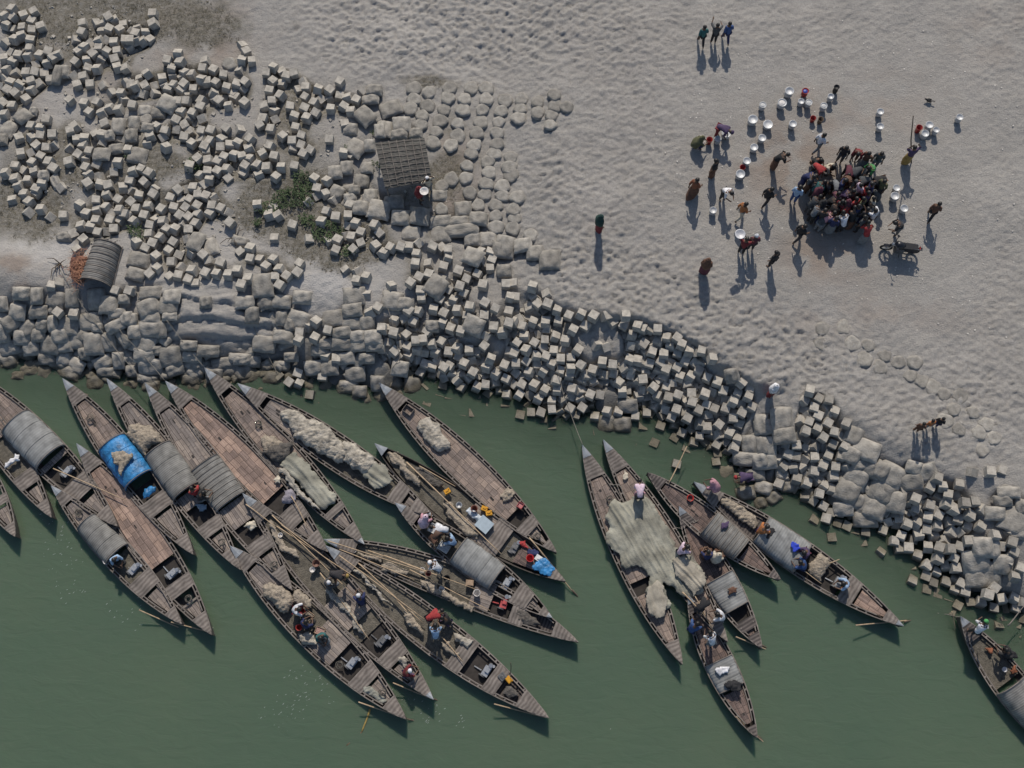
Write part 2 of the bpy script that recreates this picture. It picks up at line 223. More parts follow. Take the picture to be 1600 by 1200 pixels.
# ------------------------------------------------------------------ materials
def newmat(name):
    m=bpy.data.materials.new(name); m.use_nodes=True; nt=m.node_tree
    return m,nt,nt.nodes,nt.links,nt.nodes['Principled BSDF']
def lin(c): return tuple(((x/255)/12.92 if x/255<.04045 else ((x/255+.055)/1.055)**2.4) for x in c)+(1,)
def simple(name,col,rough=.8,var=.25,scale=6,metal=0,bump=.0,bscale=30,rand=.0):
    m,nt,N,L,b=newmat(name)
    tc=N.new('ShaderNodeTexCoord'); no=N.new('ShaderNodeTexNoise'); no.inputs['Scale'].default_value=scale; no.inputs['Detail'].default_value=6
    L.new(tc.outputs['Object'],no.inputs['Vector'])
    mr=N.new('ShaderNodeMapRange'); mr.inputs['From Min'].default_value=.3; mr.inputs['From Max'].default_value=.7
    mr.inputs['To Min'].default_value=1-var; mr.inputs['To Max'].default_value=1+var; L.new(no.outputs[0],mr.inputs[0])
    v=mr.outputs[0]
    if rand:
        oi=N.new('ShaderNodeObjectInfo'); m2=N.new('ShaderNodeMapRange'); m2.inputs['To Min'].default_value=1-rand; m2.inputs['To Max'].default_value=1+rand
        L.new(oi.outputs['Random'],m2.inputs[0]); mm=N.new('ShaderNodeMath'); mm.operation='MULTIPLY'; L.new(v,mm.inputs[0]); L.new(m2.outputs[0],mm.inputs[1]); v=mm.outputs[0]
    vm=N.new('ShaderNodeVectorMath'); vm.operation='SCALE'; vm.inputs[0].default_value=col[:3]; L.new(v,vm.inputs['Scale'])
    L.new(vm.outputs[0],b.inputs['Base Color']); b.inputs['Roughness'].default_value=rough; b.inputs['Metallic'].default_value=metal
    if bump:
        n2=N.new('ShaderNodeTexNoise'); n2.inputs['Scale'].default_value=bscale; n2.inputs['Detail'].default_value=5; L.new(tc.outputs['Object'],n2.inputs['Vector'])
        bu=N.new('ShaderNodeBump'); bu.inputs['Strength'].default_value=bump; bu.inputs['Distance'].default_value=.05; L.new(n2.outputs[0],bu.inputs['Height']); L.new(bu.outputs[0],b.inputs['Normal'])
    return m
def planks(name,c1,c2,mortar,bw=.42,rh=.30,slat=14,rough=.85):
    m,nt,N,L,b=newmat(name)
    tc=N.new('ShaderNodeTexCoord'); oi=N.new('ShaderNodeObjectInfo'); ds=N.new('ShaderNodeTexNoise'); ds.inputs['Scale'].default_value=1.6; ds.inputs['Detail'].default_value=2; L.new(tc.outputs['Object'],ds.inputs['Vector'])
    dv=N.new('ShaderNodeVectorMath'); dv.operation='MULTIPLY_ADD'; dv.inputs[1].default_value=(.16,.09,0); L.new(ds.outputs['Color'],dv.inputs[0]); L.new(tc.outputs['Object'],dv.inputs[2])
    ov=N.new('ShaderNodeVectorMath'); ov.operation='ADD'; L.new(dv.outputs[0],ov.inputs[0]); L.new(oi.outputs['Random'],ov.inputs[1])
    def brick(w,h,ca,cb,mo,ms,bias,ofs,sq):
        br=N.new('ShaderNodeTexBrick'); L.new(ov.outputs[0],br.inputs['Vector']); br.inputs['Scale'].default_value=1; br.inputs['Brick Width'].default_value=w; br.inputs['Row Height'].default_value=h
        br.inputs['Mortar Size'].default_value=ms; br.inputs['Bias'].default_value=bias; br.inputs['Mortar Smooth'].default_value=.3; br.offset=ofs; br.offset_frequency=2; br.squash=sq; br.squash_frequency=3
        br.inputs['Color1'].default_value=ca; br.inputs['Color2'].default_value=cb; br.inputs['Mortar'].default_value=mo; return br
    A=brick(bw*1.9,.085,c1,c2,tuple(q*.45 for q in c1[:3])+(1,),.004,-.05,.37,1.4)
    B_=brick(bw,rh,(.72,.72,.75,1),(1.25,1.2,1.15,1),(.34,.32,.32,1),.012,0,.31,.7)
    no=N.new('ShaderNodeTexNoise'); no.inputs['Scale'].default_value=1.7; no.inputs['Detail'].default_value=10; no.inputs['Roughness'].default_value=.65; L.new(tc.outputs['Object'],no.inputs['Vector'])
    mp=N.new('ShaderNodeMapping'); mp.inputs['Scale'].default_value=(2,34,1); L.new(tc.outputs['Object'],mp.inputs[0]); gr=N.new('ShaderNodeTexNoise'); gr.inputs['Scale'].default_value=1; gr.inputs['Detail'].default_value=3; L.new(mp.outputs[0],gr.inputs['Vector'])
    x=N.new('ShaderNodeVectorMath'); x.operation='MULTIPLY'; L.new(A.outputs[0],x.inputs[0]); L.new(B_.outputs[0],x.inputs[1])
    a2=N.new('ShaderNodeMath'); a2.operation='MULTIPLY_ADD'; a2.inputs[1].default_value=1.5; a2.inputs[2].default_value=-.1; L.new(no.outputs[0],a2.inputs[0])
    a3=N.new('ShaderNodeMath'); a3.operation='MULTIPLY_ADD'; a3.inputs[1].default_value=.9; L.new(gr.outputs[0],a3.inputs[0]); L.new(a2.outputs[0],a3.inputs[2])
    vm=N.new('ShaderNodeVectorMath'); vm.operation='SCALE'; L.new(x.outputs[0],vm.inputs[0]); L.new(a3.outputs[0],vm.inputs['Scale'])
    L.new(vm.outputs[0],b.inputs['Base Color']); b.inputs['Roughness'].default_value=rough
    bu=N.new('ShaderNodeBump'); bu.inputs['Strength'].default_value=.6; bu.inputs['Distance'].default_value=.02; L.new(a3.outputs[0],bu.inputs['Height']); L.new(bu.outputs[0],b.inputs['Normal'])
    return m
def stripes(name,c1,c2,scale=5,axis='X',rough=.85,dist=1.5):
    m,nt,N,L,b=newmat(name)
    tc=N.new('ShaderNodeTexCoord'); wv=N.new('ShaderNodeTexWave'); wv.bands_direction=axis; wv.inputs['Scale'].default_value=scale; wv.inputs['Distortion'].default_value=dist; wv.inputs['Detail'].default_value=3; L.new(tc.outputs['Object'],wv.inputs['Vector'])
    no=N.new('ShaderNodeTexNoise'); no.inputs['Scale'].default_value=2.5; no.inputs['Detail'].default_value=8; L.new(tc.outputs['Object'],no.inputs['Vector'])
    mx=N.new('ShaderNodeMix'); mx.data_type='RGBA'; L.new(wv.outputs['Fac'],mx.inputs[0]); mx.inputs[6].default_value=c1; mx.inputs[7].default_value=c2
    mr=N.new('ShaderNodeMapRange'); mr.inputs['From Min'].default_value=.3; mr.inputs['From Max'].default_value=.7; mr.inputs['To Min'].default_value=.65; mr.inputs['To Max'].default_value=1.3; L.new(no.outputs[0],mr.inputs[0])
    vm=N.new('ShaderNodeVectorMath'); vm.operation='SCALE'; L.new(mx.outputs[2],vm.inputs[0]); L.new(mr.outputs[0],vm.inputs['Scale']); L.new(vm.outputs[0],b.inputs['Base Color'])
    b.inputs['Roughness'].default_value=rough
    bu=N.new('ShaderNodeBump'); bu.inputs['Strength'].default_value=.4; bu.inputs['Distance'].default_value=.015; L.new(wv.outputs['Fac'],bu.inputs['Height']); L.new(bu.outputs[0],b.inputs['Normal'])
    return m
# ------------------------------------------------------------------ the ground sheet
def axis(lo,hi,st,far):
    a=list(np.arange(lo,hi,st)); s=st; x=hi
    while x<far: a.append(x); s*=1.25; x+=s
    b=[];s=st;x=lo-st
    while x>-far: b.append(x); s*=1.25; x-=s
    return np.array(sorted(b)+a)
gx=axis(-27,27,.085,1500); gy=axis(1.5,39,.085,1500)
X,Y=np.meshgrid(gx,gy); X=X.ravel(); Y=Y.ravel()
Hh=height(X,Y); D=polyd(X,Y,_sh); U,V=PX(X,Y,1.2)
inside=(np.abs(X)<30)&(Y>-5)&(Y<42)
# rubble density: the ground lies lower between the blocks and the bags
dens=np.zeros_like(X); densb=np.zeros_like(X)
cw=[place(u,v,.15) for u,v,a in CUB]; bw=[place(u,v,.15) for u,v,*_ in BAG]
nx=len(gx)
def splat(arr,pts,sig):
    A=arr.reshape(len(gy),nx)
    for p in pts:
        i0,i1=np.searchsorted(gx,[p.x-3*sig,p.x+3*sig]); j0,j1=np.searchsorted(gy,[p.y-3*sig,p.y+3*sig])
        if i1<=i0 or j1<=j0: continue
        A[j0:j1,i0:i1]+=np.exp(-((gx[None,i0:i1]-p.x)**2+(gy[j0:j1,None]-p.y)**2)/(2*sig*sig))
splat(dens,cw,.45); splat(densb,bw,.5)
low=sstep(2.4,4.4,dens)*(.30+.22*sstep(380,520,V+.25*(U-600)))+.2*sstep(1.0,2.2,densb)
# relief of the sand: trampled dimples, soft ripples
MD=[(640,10,170,60,1),(820,40,150,80,1),(560,80,90,50,.7),(700,95,120,40,.6),(930,440,110,60,1.1),(1040,490,110,70,1.1),(1120,540,90,60,1),(880,330,80,80,.6),(850,250,60,80,.5),(1300,570,110,60,.6),(1210,560,70,60,.9),(1380,650,120,60,.5),(1530,640,90,90,.6),(1560,450,60,160,.45),(1200,60,260,50,.35),(980,150,90,100,.5),(1000,280,60,80,.5),(1440,720,60,40,.4),(470,470,80,25,.4),(1560,80,60,120,.3)]
MS=[(1280,330,120,90,1),(1230,200,120,60,.9),(1400,200,140,90,.9),(1450,400,90,80,.7),(1330,430,130,50,.8)]
dm=np.clip(.22+gaus(U,V,MD),0,1.25)*(1-.85*np.clip(gaus(U,V,MS),0,1))
land=sstep(.3,1.5,D)
n1=fbm(X*3.3+.6*vnoise(X,Y,9),Y*5.2,21,2); n2=fbm(X*6.5,Y*8.5,31,2)
rid=1-np.abs(2*n1-1)
Hh=Hh+inside*land*dm*(.09*(n1-.5)+.19*(n2-.5)+.07*(vnoise(X*9.5,Y*11,35)-.5)-.02*sstep(.75,1,rid))+inside*land*.03*(fbm(X*5,Y*7,41,2)-.5)
# eroded mud bank with layers, and ripples at its foot
mb=gaus(U,V,[(320,510,95,55,1),(400,520,50,45,.6),(250,455,50,20,.3)])
ss=(Y*1.25+.9*fbm(X*.5,Y*.7,52,3)+.25*fbm(X*3,Y*3,53,2))%1
Hh=Hh+inside*np.clip(mb*1.3,0,1)*(.30*sstep(0,.3,ss)*(1-.75*ss)-.08+.16*np.abs(fbm(X*.7,Y*3.2+.7*vnoise(X*.8,Y,5),51,3)*2-1)-.05+.1*(fbm(X*3,Y*5,55,2)-.5))
# small scarps at the foot of the dimpled sand
Hh=Hh-low*inside
# dug clay hollows near (1120,430)
me=bpy.data.meshes.new('ground'); ny=len(gy)
co=np.stack([X,Y,Hh],1).astype(np.float32)
idx=np.arange(nx*ny).reshape(ny,nx); q=np.stack([idx[:-1,:-1],idx[:-1,1:],idx[1:,1:],idx[1:,:-1]],-1).reshape(-1,4)
me.vertices.add(len(co)); me.vertices.foreach_set('co',co.ravel())
me.loops.add(q.size); me.loops.foreach_set('vertex_index',q.ravel().astype(np.int32))
me.polygons.add(len(q)); me.polygons.foreach_set('loop_start',np.arange(0,q.size,4,dtype=np.int32)); me.polygons.foreach_set('loop_total',np.full(len(q),4,dtype=np.int32))
me.update(calc_edges=True); me.polygons.foreach_set('use_smooth',[True]*len(q))
# cover masks: r = dry scrub plus darkened gaps between upper-left blocks, g = wetness, b = warm brown dust, a = pale dry silt
VEG=[(115,20,125,38,1.2),(300,30,90,46,.95),(330,60,60,28,.7),(170,50,60,35,.7),(110,70,60,30,.6),(40,20,60,20,.5),(45,345,65,55,1.3),(20,240,30,50,.5),(30,310,60,30,.9),(115,210,28,25,.8),(215,235,30,22,.6),(240,260,40,30,.7),(130,285,60,22,.6),(270,265,40,22,.9),(190,95,25,20,.6),(240,130,60,28,.6),(430,310,55,38,1.6),(480,350,80,50,1.5),(705,250,95,105,.62),(690,370,60,40,.5),(505,290,28,30,1.1),(540,400,60,30,1),(580,345,40,30,.6),(520,380,60,40,.8),(650,440,36,22,.6),(460,150,40,30,.3),(480,205,50,25,.5),(655,130,40,10,.8),(700,140,60,10,.5),(460,50,26,14,.5),(120,265,20,25,.5),(405,350,30,25,.6),(1290,120,20,20,.35),(380,150,20,20,.3),(690,290,40,40,.5),(620,310,26,14,.6),(500,235,30,20,.5),(60,210,30,20,.3)]
BR=[(1260,270,70,60,.55),(1290,400,80,45,.6),(1200,260,60,60,.45),(1340,180,120,60,.25),(330,60,70,50,.5),(300,80,60,30,.3),(30,430,40,25,.9),(60,450,40,20,.5),(700,270,40,50,.55),(700,330,60,30,.4),(770,300,20,20,.3),(1540,60,60,50,.25),(1350,500,150,30,.25),(60,110,80,60,.25),(170,120,60,60,.2),(330,540,60,20,.4),(355,565,20,8,.7)]
PA=[(60,395,80,22,1),(170,330,60,60,.5),(280,420,120,60,.4),(490,440,70,40,.8),(560,450,80,30,.6),(350,330,60,100,.35),(110,170,50,40,.5),(200,50,40,70,.4),(640,60,200,80,.3),(100,430,60,40,.5)]
vg=np.clip(gaus(U,V,VEG),0,1.3); vg=vg+.85*sstep(1.2,3.2,dens)*sstep(720,560,U)*sstep(470,400,V)
scrub_dark=sstep(.3,1.0,vg*(.3+1.4*fbm(X*1.3,Y*1.3,61,5)))
wet=np.clip(sstep(1.1,-.1,Hh+.25*(fbm(X*1.2,Y*1.2,71)-.5)),0,1)
br=np.clip(gaus(U,V,BR),0,1)*(.15+1.9*sstep(.3,.75,fbm(X*1.1,Y*1.1,81,4))); pa=np.clip(gaus(U,V,PA),0,1)
ca=me.color_attributes.new('cover','FLOAT_COLOR','POINT')
ca.data.foreach_set('color',np.stack([scrub_dark,wet,np.clip(br,0,1),pa],1).astype(np.float32).ravel())
m,nt,N,L,b=newmat('ground sand and soil')
at=N.new('ShaderNodeAttribute'); at.attribute_name='cover'; sp=N.new('ShaderNodeSeparateColor'); L.new(at.outputs['Color'],sp.inputs[0])
tc=N.new('ShaderNodeTexCoord')
def nz(s,d=8,r=.6):
    n=N.new('ShaderNodeTexNoise'); n.inputs['Scale'].default_value=s; n.inputs['Detail'].default_value=d; n.inputs['Roughness'].default_value=r; L.new(tc.outputs['Object'],n.inputs['Vector']); return n.outputs[0]
def mix(f,a,bb):
    x=N.new('ShaderNodeMix'); x.data_type='RGBA'
    for i,vv in((0,f),(6,a),(7,bb)):
        if isinstance(vv,(float,int,tuple)): x.inputs[i].default_value=vv
        else: L.new(vv,x.inputs[i])
    return x.outputs[2]
def mrange(v,a,bb,c,d):
    x=N.new('ShaderNodeMapRange'); x.inputs[1].default_value=a; x.inputs[2].default_value=bb; x.inputs[3].default_value=c; x.inputs[4].default_value=d; L.new(v,x.inputs[0]); return x.outputs[0]
sand=mix(mrange(nz(.45),.35,.65,0,1),(.320,.302,.276,1),(.370,.350,.322,1))
sand=mix(mrange(nz(1.3,10,.7),.42,.62,0,.35),sand,(.42,.40,.37,1))
sand=mix(mrange(nz(11,6,.7),.40,.66,0,.75),sand,(.25,.238,.225,1))
sand=mix(at.outputs['Alpha'],sand,(.46,.44,.415,1))
sand=mix(sp.outputs[2],sand,(.285,.24,.205,1))
scrub=mix(mrange(nz(3.5),.35,.65,0,1),(.066,.063,.043,1),(.14,.125,.095,1))
scrub=mix(mrange(nz(28,4,.7),.45,.62,0,.8),scrub,(.26,.235,.2,1))
mm=N.new('ShaderNodeMath'); mm.operation='MULTIPLY'; L.new(sp.outputs[0],mm.inputs[0]); L.new(mrange(nz(5),.3,.6,.45,1),mm.inputs[1])
col=mix(mm.outputs[0],sand,scrub)
wv=mix(1.0,col,(.5,.5,.5,1))
wetc=N.new('ShaderNodeMix'); wetc.data_type='RGBA'; wetc.blend_type='MULTIPLY'; L.new(sp.outputs[1],wetc.inputs[0]); L.new(col,wetc.inputs[6]); wetc.inputs[7].default_value=(.42,.43,.42,1)
L.new(wetc.outputs[2],b.inputs['Base Color']); b.inputs['Roughness'].default_value=.95
bu=N.new('ShaderNodeBump'); bu.inputs['Strength'].default_value=.85; bu.inputs['Distance'].default_value=.075
sh2=N.new('ShaderNodeMath'); sh2.operation='MULTIPLY_ADD'; sh2.inputs[1].default_value=.6; L.new(nz(4.6,10,.72),sh2.inputs[0]); L.new(nz(14,6,.7),sh2.inputs[2])
L.new(sh2.outputs[0],bu.inputs['Height']); L.new(bu.outputs[0],b.inputs['Normal'])
me.materials.append(m); ground=link('ground',me); ground['kind']='structure'
# ------------------------------------------------------------------ water
wx=axis(-30,30,.3,1500); wy=axis(-8,22,.3,1500)
XX,YY=np.meshgrid(wx,wy); XX=XX.ravel(); YY=YY.ravel()
dep=-height(XX,YY)+.05
me=bpy.data.meshes.new('river'); nx2,ny2=len(wx),len(wy); idx=np.arange(nx2*ny2).reshape(ny2,nx2); q=np.stack([idx[:-1,:-1],idx[:-1,1:],idx[1:,1:],idx[1:,:-1]],-1).reshape(-1,4)
keep=(dep[q].max(1)>-.4); q=q[keep]
me.from_pydata(np.stack([XX,YY,0*XX],1).tolist(),[],q.tolist())
ca=me.color_attributes.new('depth','FLOAT_COLOR','POINT'); dd=np.clip(dep,0,3)
ca.data.foreach_set('color',np.stack([dd,dd,dd,dd*0+1],1).astype(np.float32).ravel())
m,nt,N,L,b=newmat('murky green river water')
at=N.new('ShaderNodeAttribute'); at.attribute_name='depth'
tc=N.new('ShaderNodeTexCoord')
mp=N.new('ShaderNodeMapping'); mp.inputs['Rotation'].default_value=(0,0,R(35)); mp.inputs['Scale'].default_value=(1,2.6,1); L.new(tc.outputs['Object'],mp.inputs[0])
w1=N.new('ShaderNodeTexNoise'); w1.inputs['Scale'].default_value=.9; w1.inputs['Detail'].default_value=6; w1.inputs['Roughness'].default_value=.55; w1.inputs['Distortion'].default_value=.6; L.new(mp.outputs[0],w1.inputs['Vector'])
bu=N.new('ShaderNodeBump'); bu.inputs['Strength'].default_value=.32; bu.inputs['Distance'].default_value=.10; L.new(w1.outputs[0],bu.inputs['Height'])
lg=N.new('ShaderNodeTexNoise'); lg.inputs['Scale'].default_value=.16; lg.inputs['Detail'].default_value=4; L.new(tc.outputs['Object'],lg.inputs['Vector'])
x=N.new('ShaderNodeMix'); x.data_type='RGBA'; L.new(lg.outputs[0],x.inputs[0]); x.inputs[6].default_value=(.090,.140,.098,1); x.inputs[7].default_value=(.122,.162,.106,1)
L.new(x.outputs[2],b.inputs['Base Color']); b.inputs['Roughness'].default_value=.12; b.inputs['IOR'].default_value=1.33; b.inputs['Specular IOR Level'].default_value=.5; b.inputs['Subsurface Weight'].default_value=1; b.inputs['Subsurface Radius'].default_value=(.45,.75,.6); b.inputs['Subsurface Scale'].default_value=1; L.new(bu.outputs[0],b.inputs['Normal'])
op=N.new('ShaderNodeMath'); op.operation='MULTIPLY'; op.inputs[1].default_value=-3.6; L.new(at.outputs['Fac'],op.inputs[0])
ex=N.new('ShaderNodeMath'); ex.operation='EXPONENT'; L.new(op.outputs[0],ex.inputs[0])
e2=N.new('ShaderNodeMath'); e2.operation='MULTIPLY'; e2.inputs[1].default_value=.8; L.new(ex.outputs[0],e2.inputs[0])
tr=N.new('ShaderNodeBsdfTransparent'); tr.inputs[0].default_value=(.42,.52,.47,1)
ms=N.new('ShaderNodeMixShader'); L.new(e2.outputs[0],ms.inputs[0]); L.new(b.outputs[0],ms.inputs[1]); L.new(tr.outputs[0],ms.inputs[2])
L.new(ms.outputs[0],N['Material Output'].inputs[0])
me.materials.append(m); river=link('river',me); river['kind']='structure'
# ------------------------------------------------------------------ concrete blocks
concrete=simple('pale concrete',(.345,.320,.280),.9,.26,5,bump=.5,bscale=26,rand=.26)
def wetten(m):                                     # darker, greener surface below and just above the waterline
    nt=m.node_tree; N=nt.nodes; L=nt.links; b=N['Principled BSDF']; src=b.inputs['Base Color'].links[0].from_socket
    g=N.new('ShaderNodeNewGeometry'); s=N.new('ShaderNodeSeparateXYZ'); L.new(g.outputs['Position'],s.inputs[0])
    mr=N.new('ShaderNodeMapRange'); mr.inputs[1].default_value=.10; mr.inputs[2].default_value=.32; mr.inputs[3].default_value=1; mr.inputs[4].default_value=0; L.new(s.outputs[2],mr.inputs[0])
    x=N.new('ShaderNodeMix'); x.data_type='RGBA'; x.blend_type='MULTIPLY'; L.new(mr.outputs[0],x.inputs[0]); L.new(src,x.inputs[6]); x.inputs[7].default_value=(.42,.40,.33,1); L.new(x.outputs[2],b.inputs['Base Color'])
wetten(concrete)
def cube_mesh(seed,s=.395):
    r=random.Random(seed); bm=bmesh.new(); bmesh.ops.create_cube(bm,size=s)
    for v in bm.verts: v.co=Vector((v.co.x*(1+r.uniform(-.04,.04)),v.co.y*(1+r.uniform(-.04,.04)),v.co.z*(1+r.uniform(-.04,.04))))
    bmesh.ops.bevel(bm,geom=list(bm.edges),offset=s*.035,segments=2,affect='EDGES',profile=.6)
    if seed%3==0:                                  # a broken corner
        v=max(bm.verts,key=lambda q:q.co.x+q.co.y+q.co.z); c=v.co.copy()
        for w in bm.verts:
            d=(w.co-c).length
            if d<s*.2: w.co-=c.normalized()*(s*.2-d)*.5
    me=bpy.data.meshes.new('concrete_block'); bm.to_mesh(me); bm.free(); me.materials.append(concrete); return me
CM=[cube_mesh(i) for i in range(9)]
def tilted(yaw,tn,te):                            # yaw first, then lean north (towards the sun) and east
    return tuple((Matrix.Rotation(-tn,3,'X')@Matrix.Rotation(te,3,'Y')@Matrix.Rotation(yaw,3,'Z')).to_euler())
LAND=[(96,590,'the blue-roofed boat'),(225,597,'the lattice-roofed boat prow'),(318,573,'the red-tipped prow'),(370,598,'the white-net boat prow'),(592,597,'the tallest planked prow'),(910,694,'the left paired prow'),(943,686,'the right paired prow'),(1057,725,'the leaning bamboo pole'),(1012,738,'the dark brown prow'),(1165,748,'the red-hatted person'),(1208,607,'the white-hooded person'),(1452,660,'the three children'),(1505,965,'the right-edge prow'),(1566,967,'the dark sandals'),(160,412,'the barrel hut'),(627,255,'the mat shelter'),(937,347,'the dark-green person'),(900,530,'the shaded sand pocket'),(1370,760,'the big square bags'),(124,420,'the reddish brush'),(1102,415,'the brown-shawled person'),(1210,660,'the right-ridge bag patch'),(1413,978,'the blue-cloth boat stern'),(700,150,'the cracked bag tops'),(430,320,'the green weeds'),(480,150,'the rippled sand edge'),(1490,870,'the shaded bag hollow'),(310,510,'the layered mud bank'),(60,400,'the pale silt mound'),(745,490,'the fan-shaped bag'),(1250,822,'the sunken brown block')]
def where(u,v,unit='blocks',step=15.,half=False):
    k=min(LAND,key=lambda q:(q[0]-u)**2+(q[1]-v)**2); dx,dy=u-k[0],v-k[1]; d=math.hypot(dx,dy)
    a=math.degrees(math.atan2(-dy,dx))%360
    dr=['right of','above right of','above','above left of','left of','below left of','below','below right of'][int((a+22.5)//45)%8]
    n=d/step
    if n<1: return 'beside '+k[2]
    if half: return '%g %s %s %s'%(round(2*n)/2,unit,dr,k[2])
    return ('%d %s %s %s'%(round(n),unit,dr,k[2])).replace('1 %s'%unit,'1 %s'%unit.rstrip('s')) if round(n)==1 else '%d %s %s %s'%(round(n),unit,dr,k[2])
placed=[]; grid={}
def near(x,y,r=.5):
    gx0=int(x//.5); gy0=int(y//.5)
    for i in(-1,0,1):
        for j in(-1,0,1):
            for p in grid.get((gx0+i,gy0+j),()):
                d=math.hypot(p[0]-x,p[1]-y)
                if d<r: yield p,d
cinfo=[]
order=list(range(len(CUB))); random.Random(3).shuffle(order)
order.sort(key=lambda i: CUB[i][2] is not None)    # the half-hidden blocks lie lowest
def glow(x,y):                                     # how far the rubble sinks below the plain ground
    i=min(max(np.searchsorted(gx,x),0),len(gx)-1); j=min(max(np.searchsorted(gy,y),0),len(gy)-1)
    return float(low[j*nx+i])
for i in order:
    u,v,a=CUB[i]; r=random.Random(i)
    p=place(u,v,.12); z=float(height(p.x,p.y))-glow(p.x,p.y)*.38+(.14 if a is not None else .02)
    if a is None: z-=r.uniform(0,.06)
    for q,d in near(p.x,p.y,.40):
        z=max(z,q[2]+(.40-d)*.62)
    if v>430 and a is not None: z+=r.choice([0,0,.06,.16])
    z=min(z,float(height(p.x,p.y))+.6)
    p=P(u,v,z)
    if a is None: yaw=R(r.uniform(0,90)); tx,ty=R(r.uniform(-25,42)),R(r.uniform(-38,38))
    else:
        yaw=-R(a*10+r.uniform(-5,5)); k=r.random()
        if k<.45: tx,ty=R(r.uniform(-5,12)),R(r.uniform(-8,8))
        else: tx,ty=R(r.uniform(2,32)),R(r.uniform(-20,20))
    grid.setdefault((int(p.x//.5),int(p.y//.5)),[]).append((p.x,p.y,p.z))
    cinfo.append((u,v,a,p,tilted(yaw,tx,ty),r.randrange(9),r.uniform(.94,1.06)))
cinfo.sort(key=lambda c:-c[1])
sel=cinfo[:300]; rest=cinfo[300:]
def matof(p,e,s): return Matrix.Translation(p)@Euler(e).to_matrix().to_4x4()@Matrix.Diagonal((s,s,s,1))
def merged(name,items,meshes,mat):
    VV=[];FF=[];o=0
    base=[(np.array([v.co[:] for v in m.vertices]),[tuple(p.vertices) for p in m.polygons]) for m in meshes]
    for M,k in items:
        v,f=base[k]; A=np.array(M); VV.append(v@A[:3,:3].T+A[:3,3]); FF+=[tuple(q+o for q in p) for p in f]; o+=len(v)
    me=bpy.data.meshes.new(name); me.from_pydata(np.concatenate(VV).tolist(),[],FF); me.materials.append(mat); me.update(); return link(name,me)
def uniq(objs):
    for lab,os_ in list(USED.items()):
        if len(os_)<2: continue
        os_.sort(key=lambda o:o.location.x); n=len(os_)
        names={2:['left one','right one'],3:['left one','middle one','right one'],4:['leftmost','second-left','second-right','rightmost']}.get(n)
        for k,o in enumerate(os_):
            o['label']=lab+', '+(names[k] if names else ['first','second','third','fourth','fifth','sixth','seventh','eighth','ninth'][min(k,8)]+' from left')
for (u,v,a,p,e,k,s) in sel:
    o=link('concrete_block',CM[k],None,p,e); o.scale=(s,s,s)
    if p.z<.12: st='wet concrete block'
    elif a is None: st='tipped concrete block'
    elif abs(e[0])+abs(e[1])<R(14): st='level concrete block'
    else: st='leaning concrete block'
    tag(o,st+' '+where(u,v),'concrete block','loose concrete blocks of the shore protection')
o=merged('scattered_concrete_blocks',[(matof(p,e,s),k) for (u,v,a,p,e,k,s) in rest],CM,concrete)
tag(o,'pale concrete blocks strewn over the upper left bank and upper pile','concrete blocks',None,'stuff')
# deeper blocks that close the gaps of the pile
fill=[]
DD=dens.reshape(len(gy),nx)
cs=np.array([(c[3].x,c[3].y) for c in cinfo])
for jy in np.arange(8,38,.36):
    for ix in np.arange(-24,24,.36):
        x=ix+random.uniform(-.1,.1); y=jy+random.uniform(-.1,.1)
        i=np.searchsorted(gx,x); j=np.searchsorted(gy,y)
        if i>=nx or j>=len(gy) or DD[j,i]<3.3: continue
        uu_,vv_=PX(x,y,1.)
        if vv_+.25*(uu_-600)<440 and DD[j,i]<3.7: continue
        z=float(height(x,y))-.36-random.uniform(0,.14)
        fill.append((matof((x,y,z),(R(random.uniform(-35,35)),R(random.uniform(-35,35)),R(random.uniform(0,90))),1),random.randrange(9)))
# blocks under water along the toe of the pile
for u,v in [(790,690),(810,700),(740,668),(860,712),(1010,735),(1300,860),(1320,868),(1230,830),(1430,950),(1420,930),(1452,962),(1060,735),(1140,770),(620,655),(650,650),(680,655),(1365,890),(1480,985),(1500,995),(1535,1000),(1560,1010),(1590,1020),(1150,765),(1165,770),(1180,778),(1195,790),(1170,785),(990,690),(1005,700),(1025,712),(960,690),(1200,800),(1150,780),(1250,822),(900,700)]:
    p=P(u,v,-.52-random.uniform(0,.15)); fill.append((matof(p,(R(random.uniform(-25,25)),R(random.uniform(-25,25)),R(random.uniform(0,90))),1),random.randrange(9)))
o=merged('buried_concrete_blocks',fill,CM,concrete)
tag(o,'shaded and sunken concrete blocks filling the gaps of the pile','concrete blocks',None,'stuff')
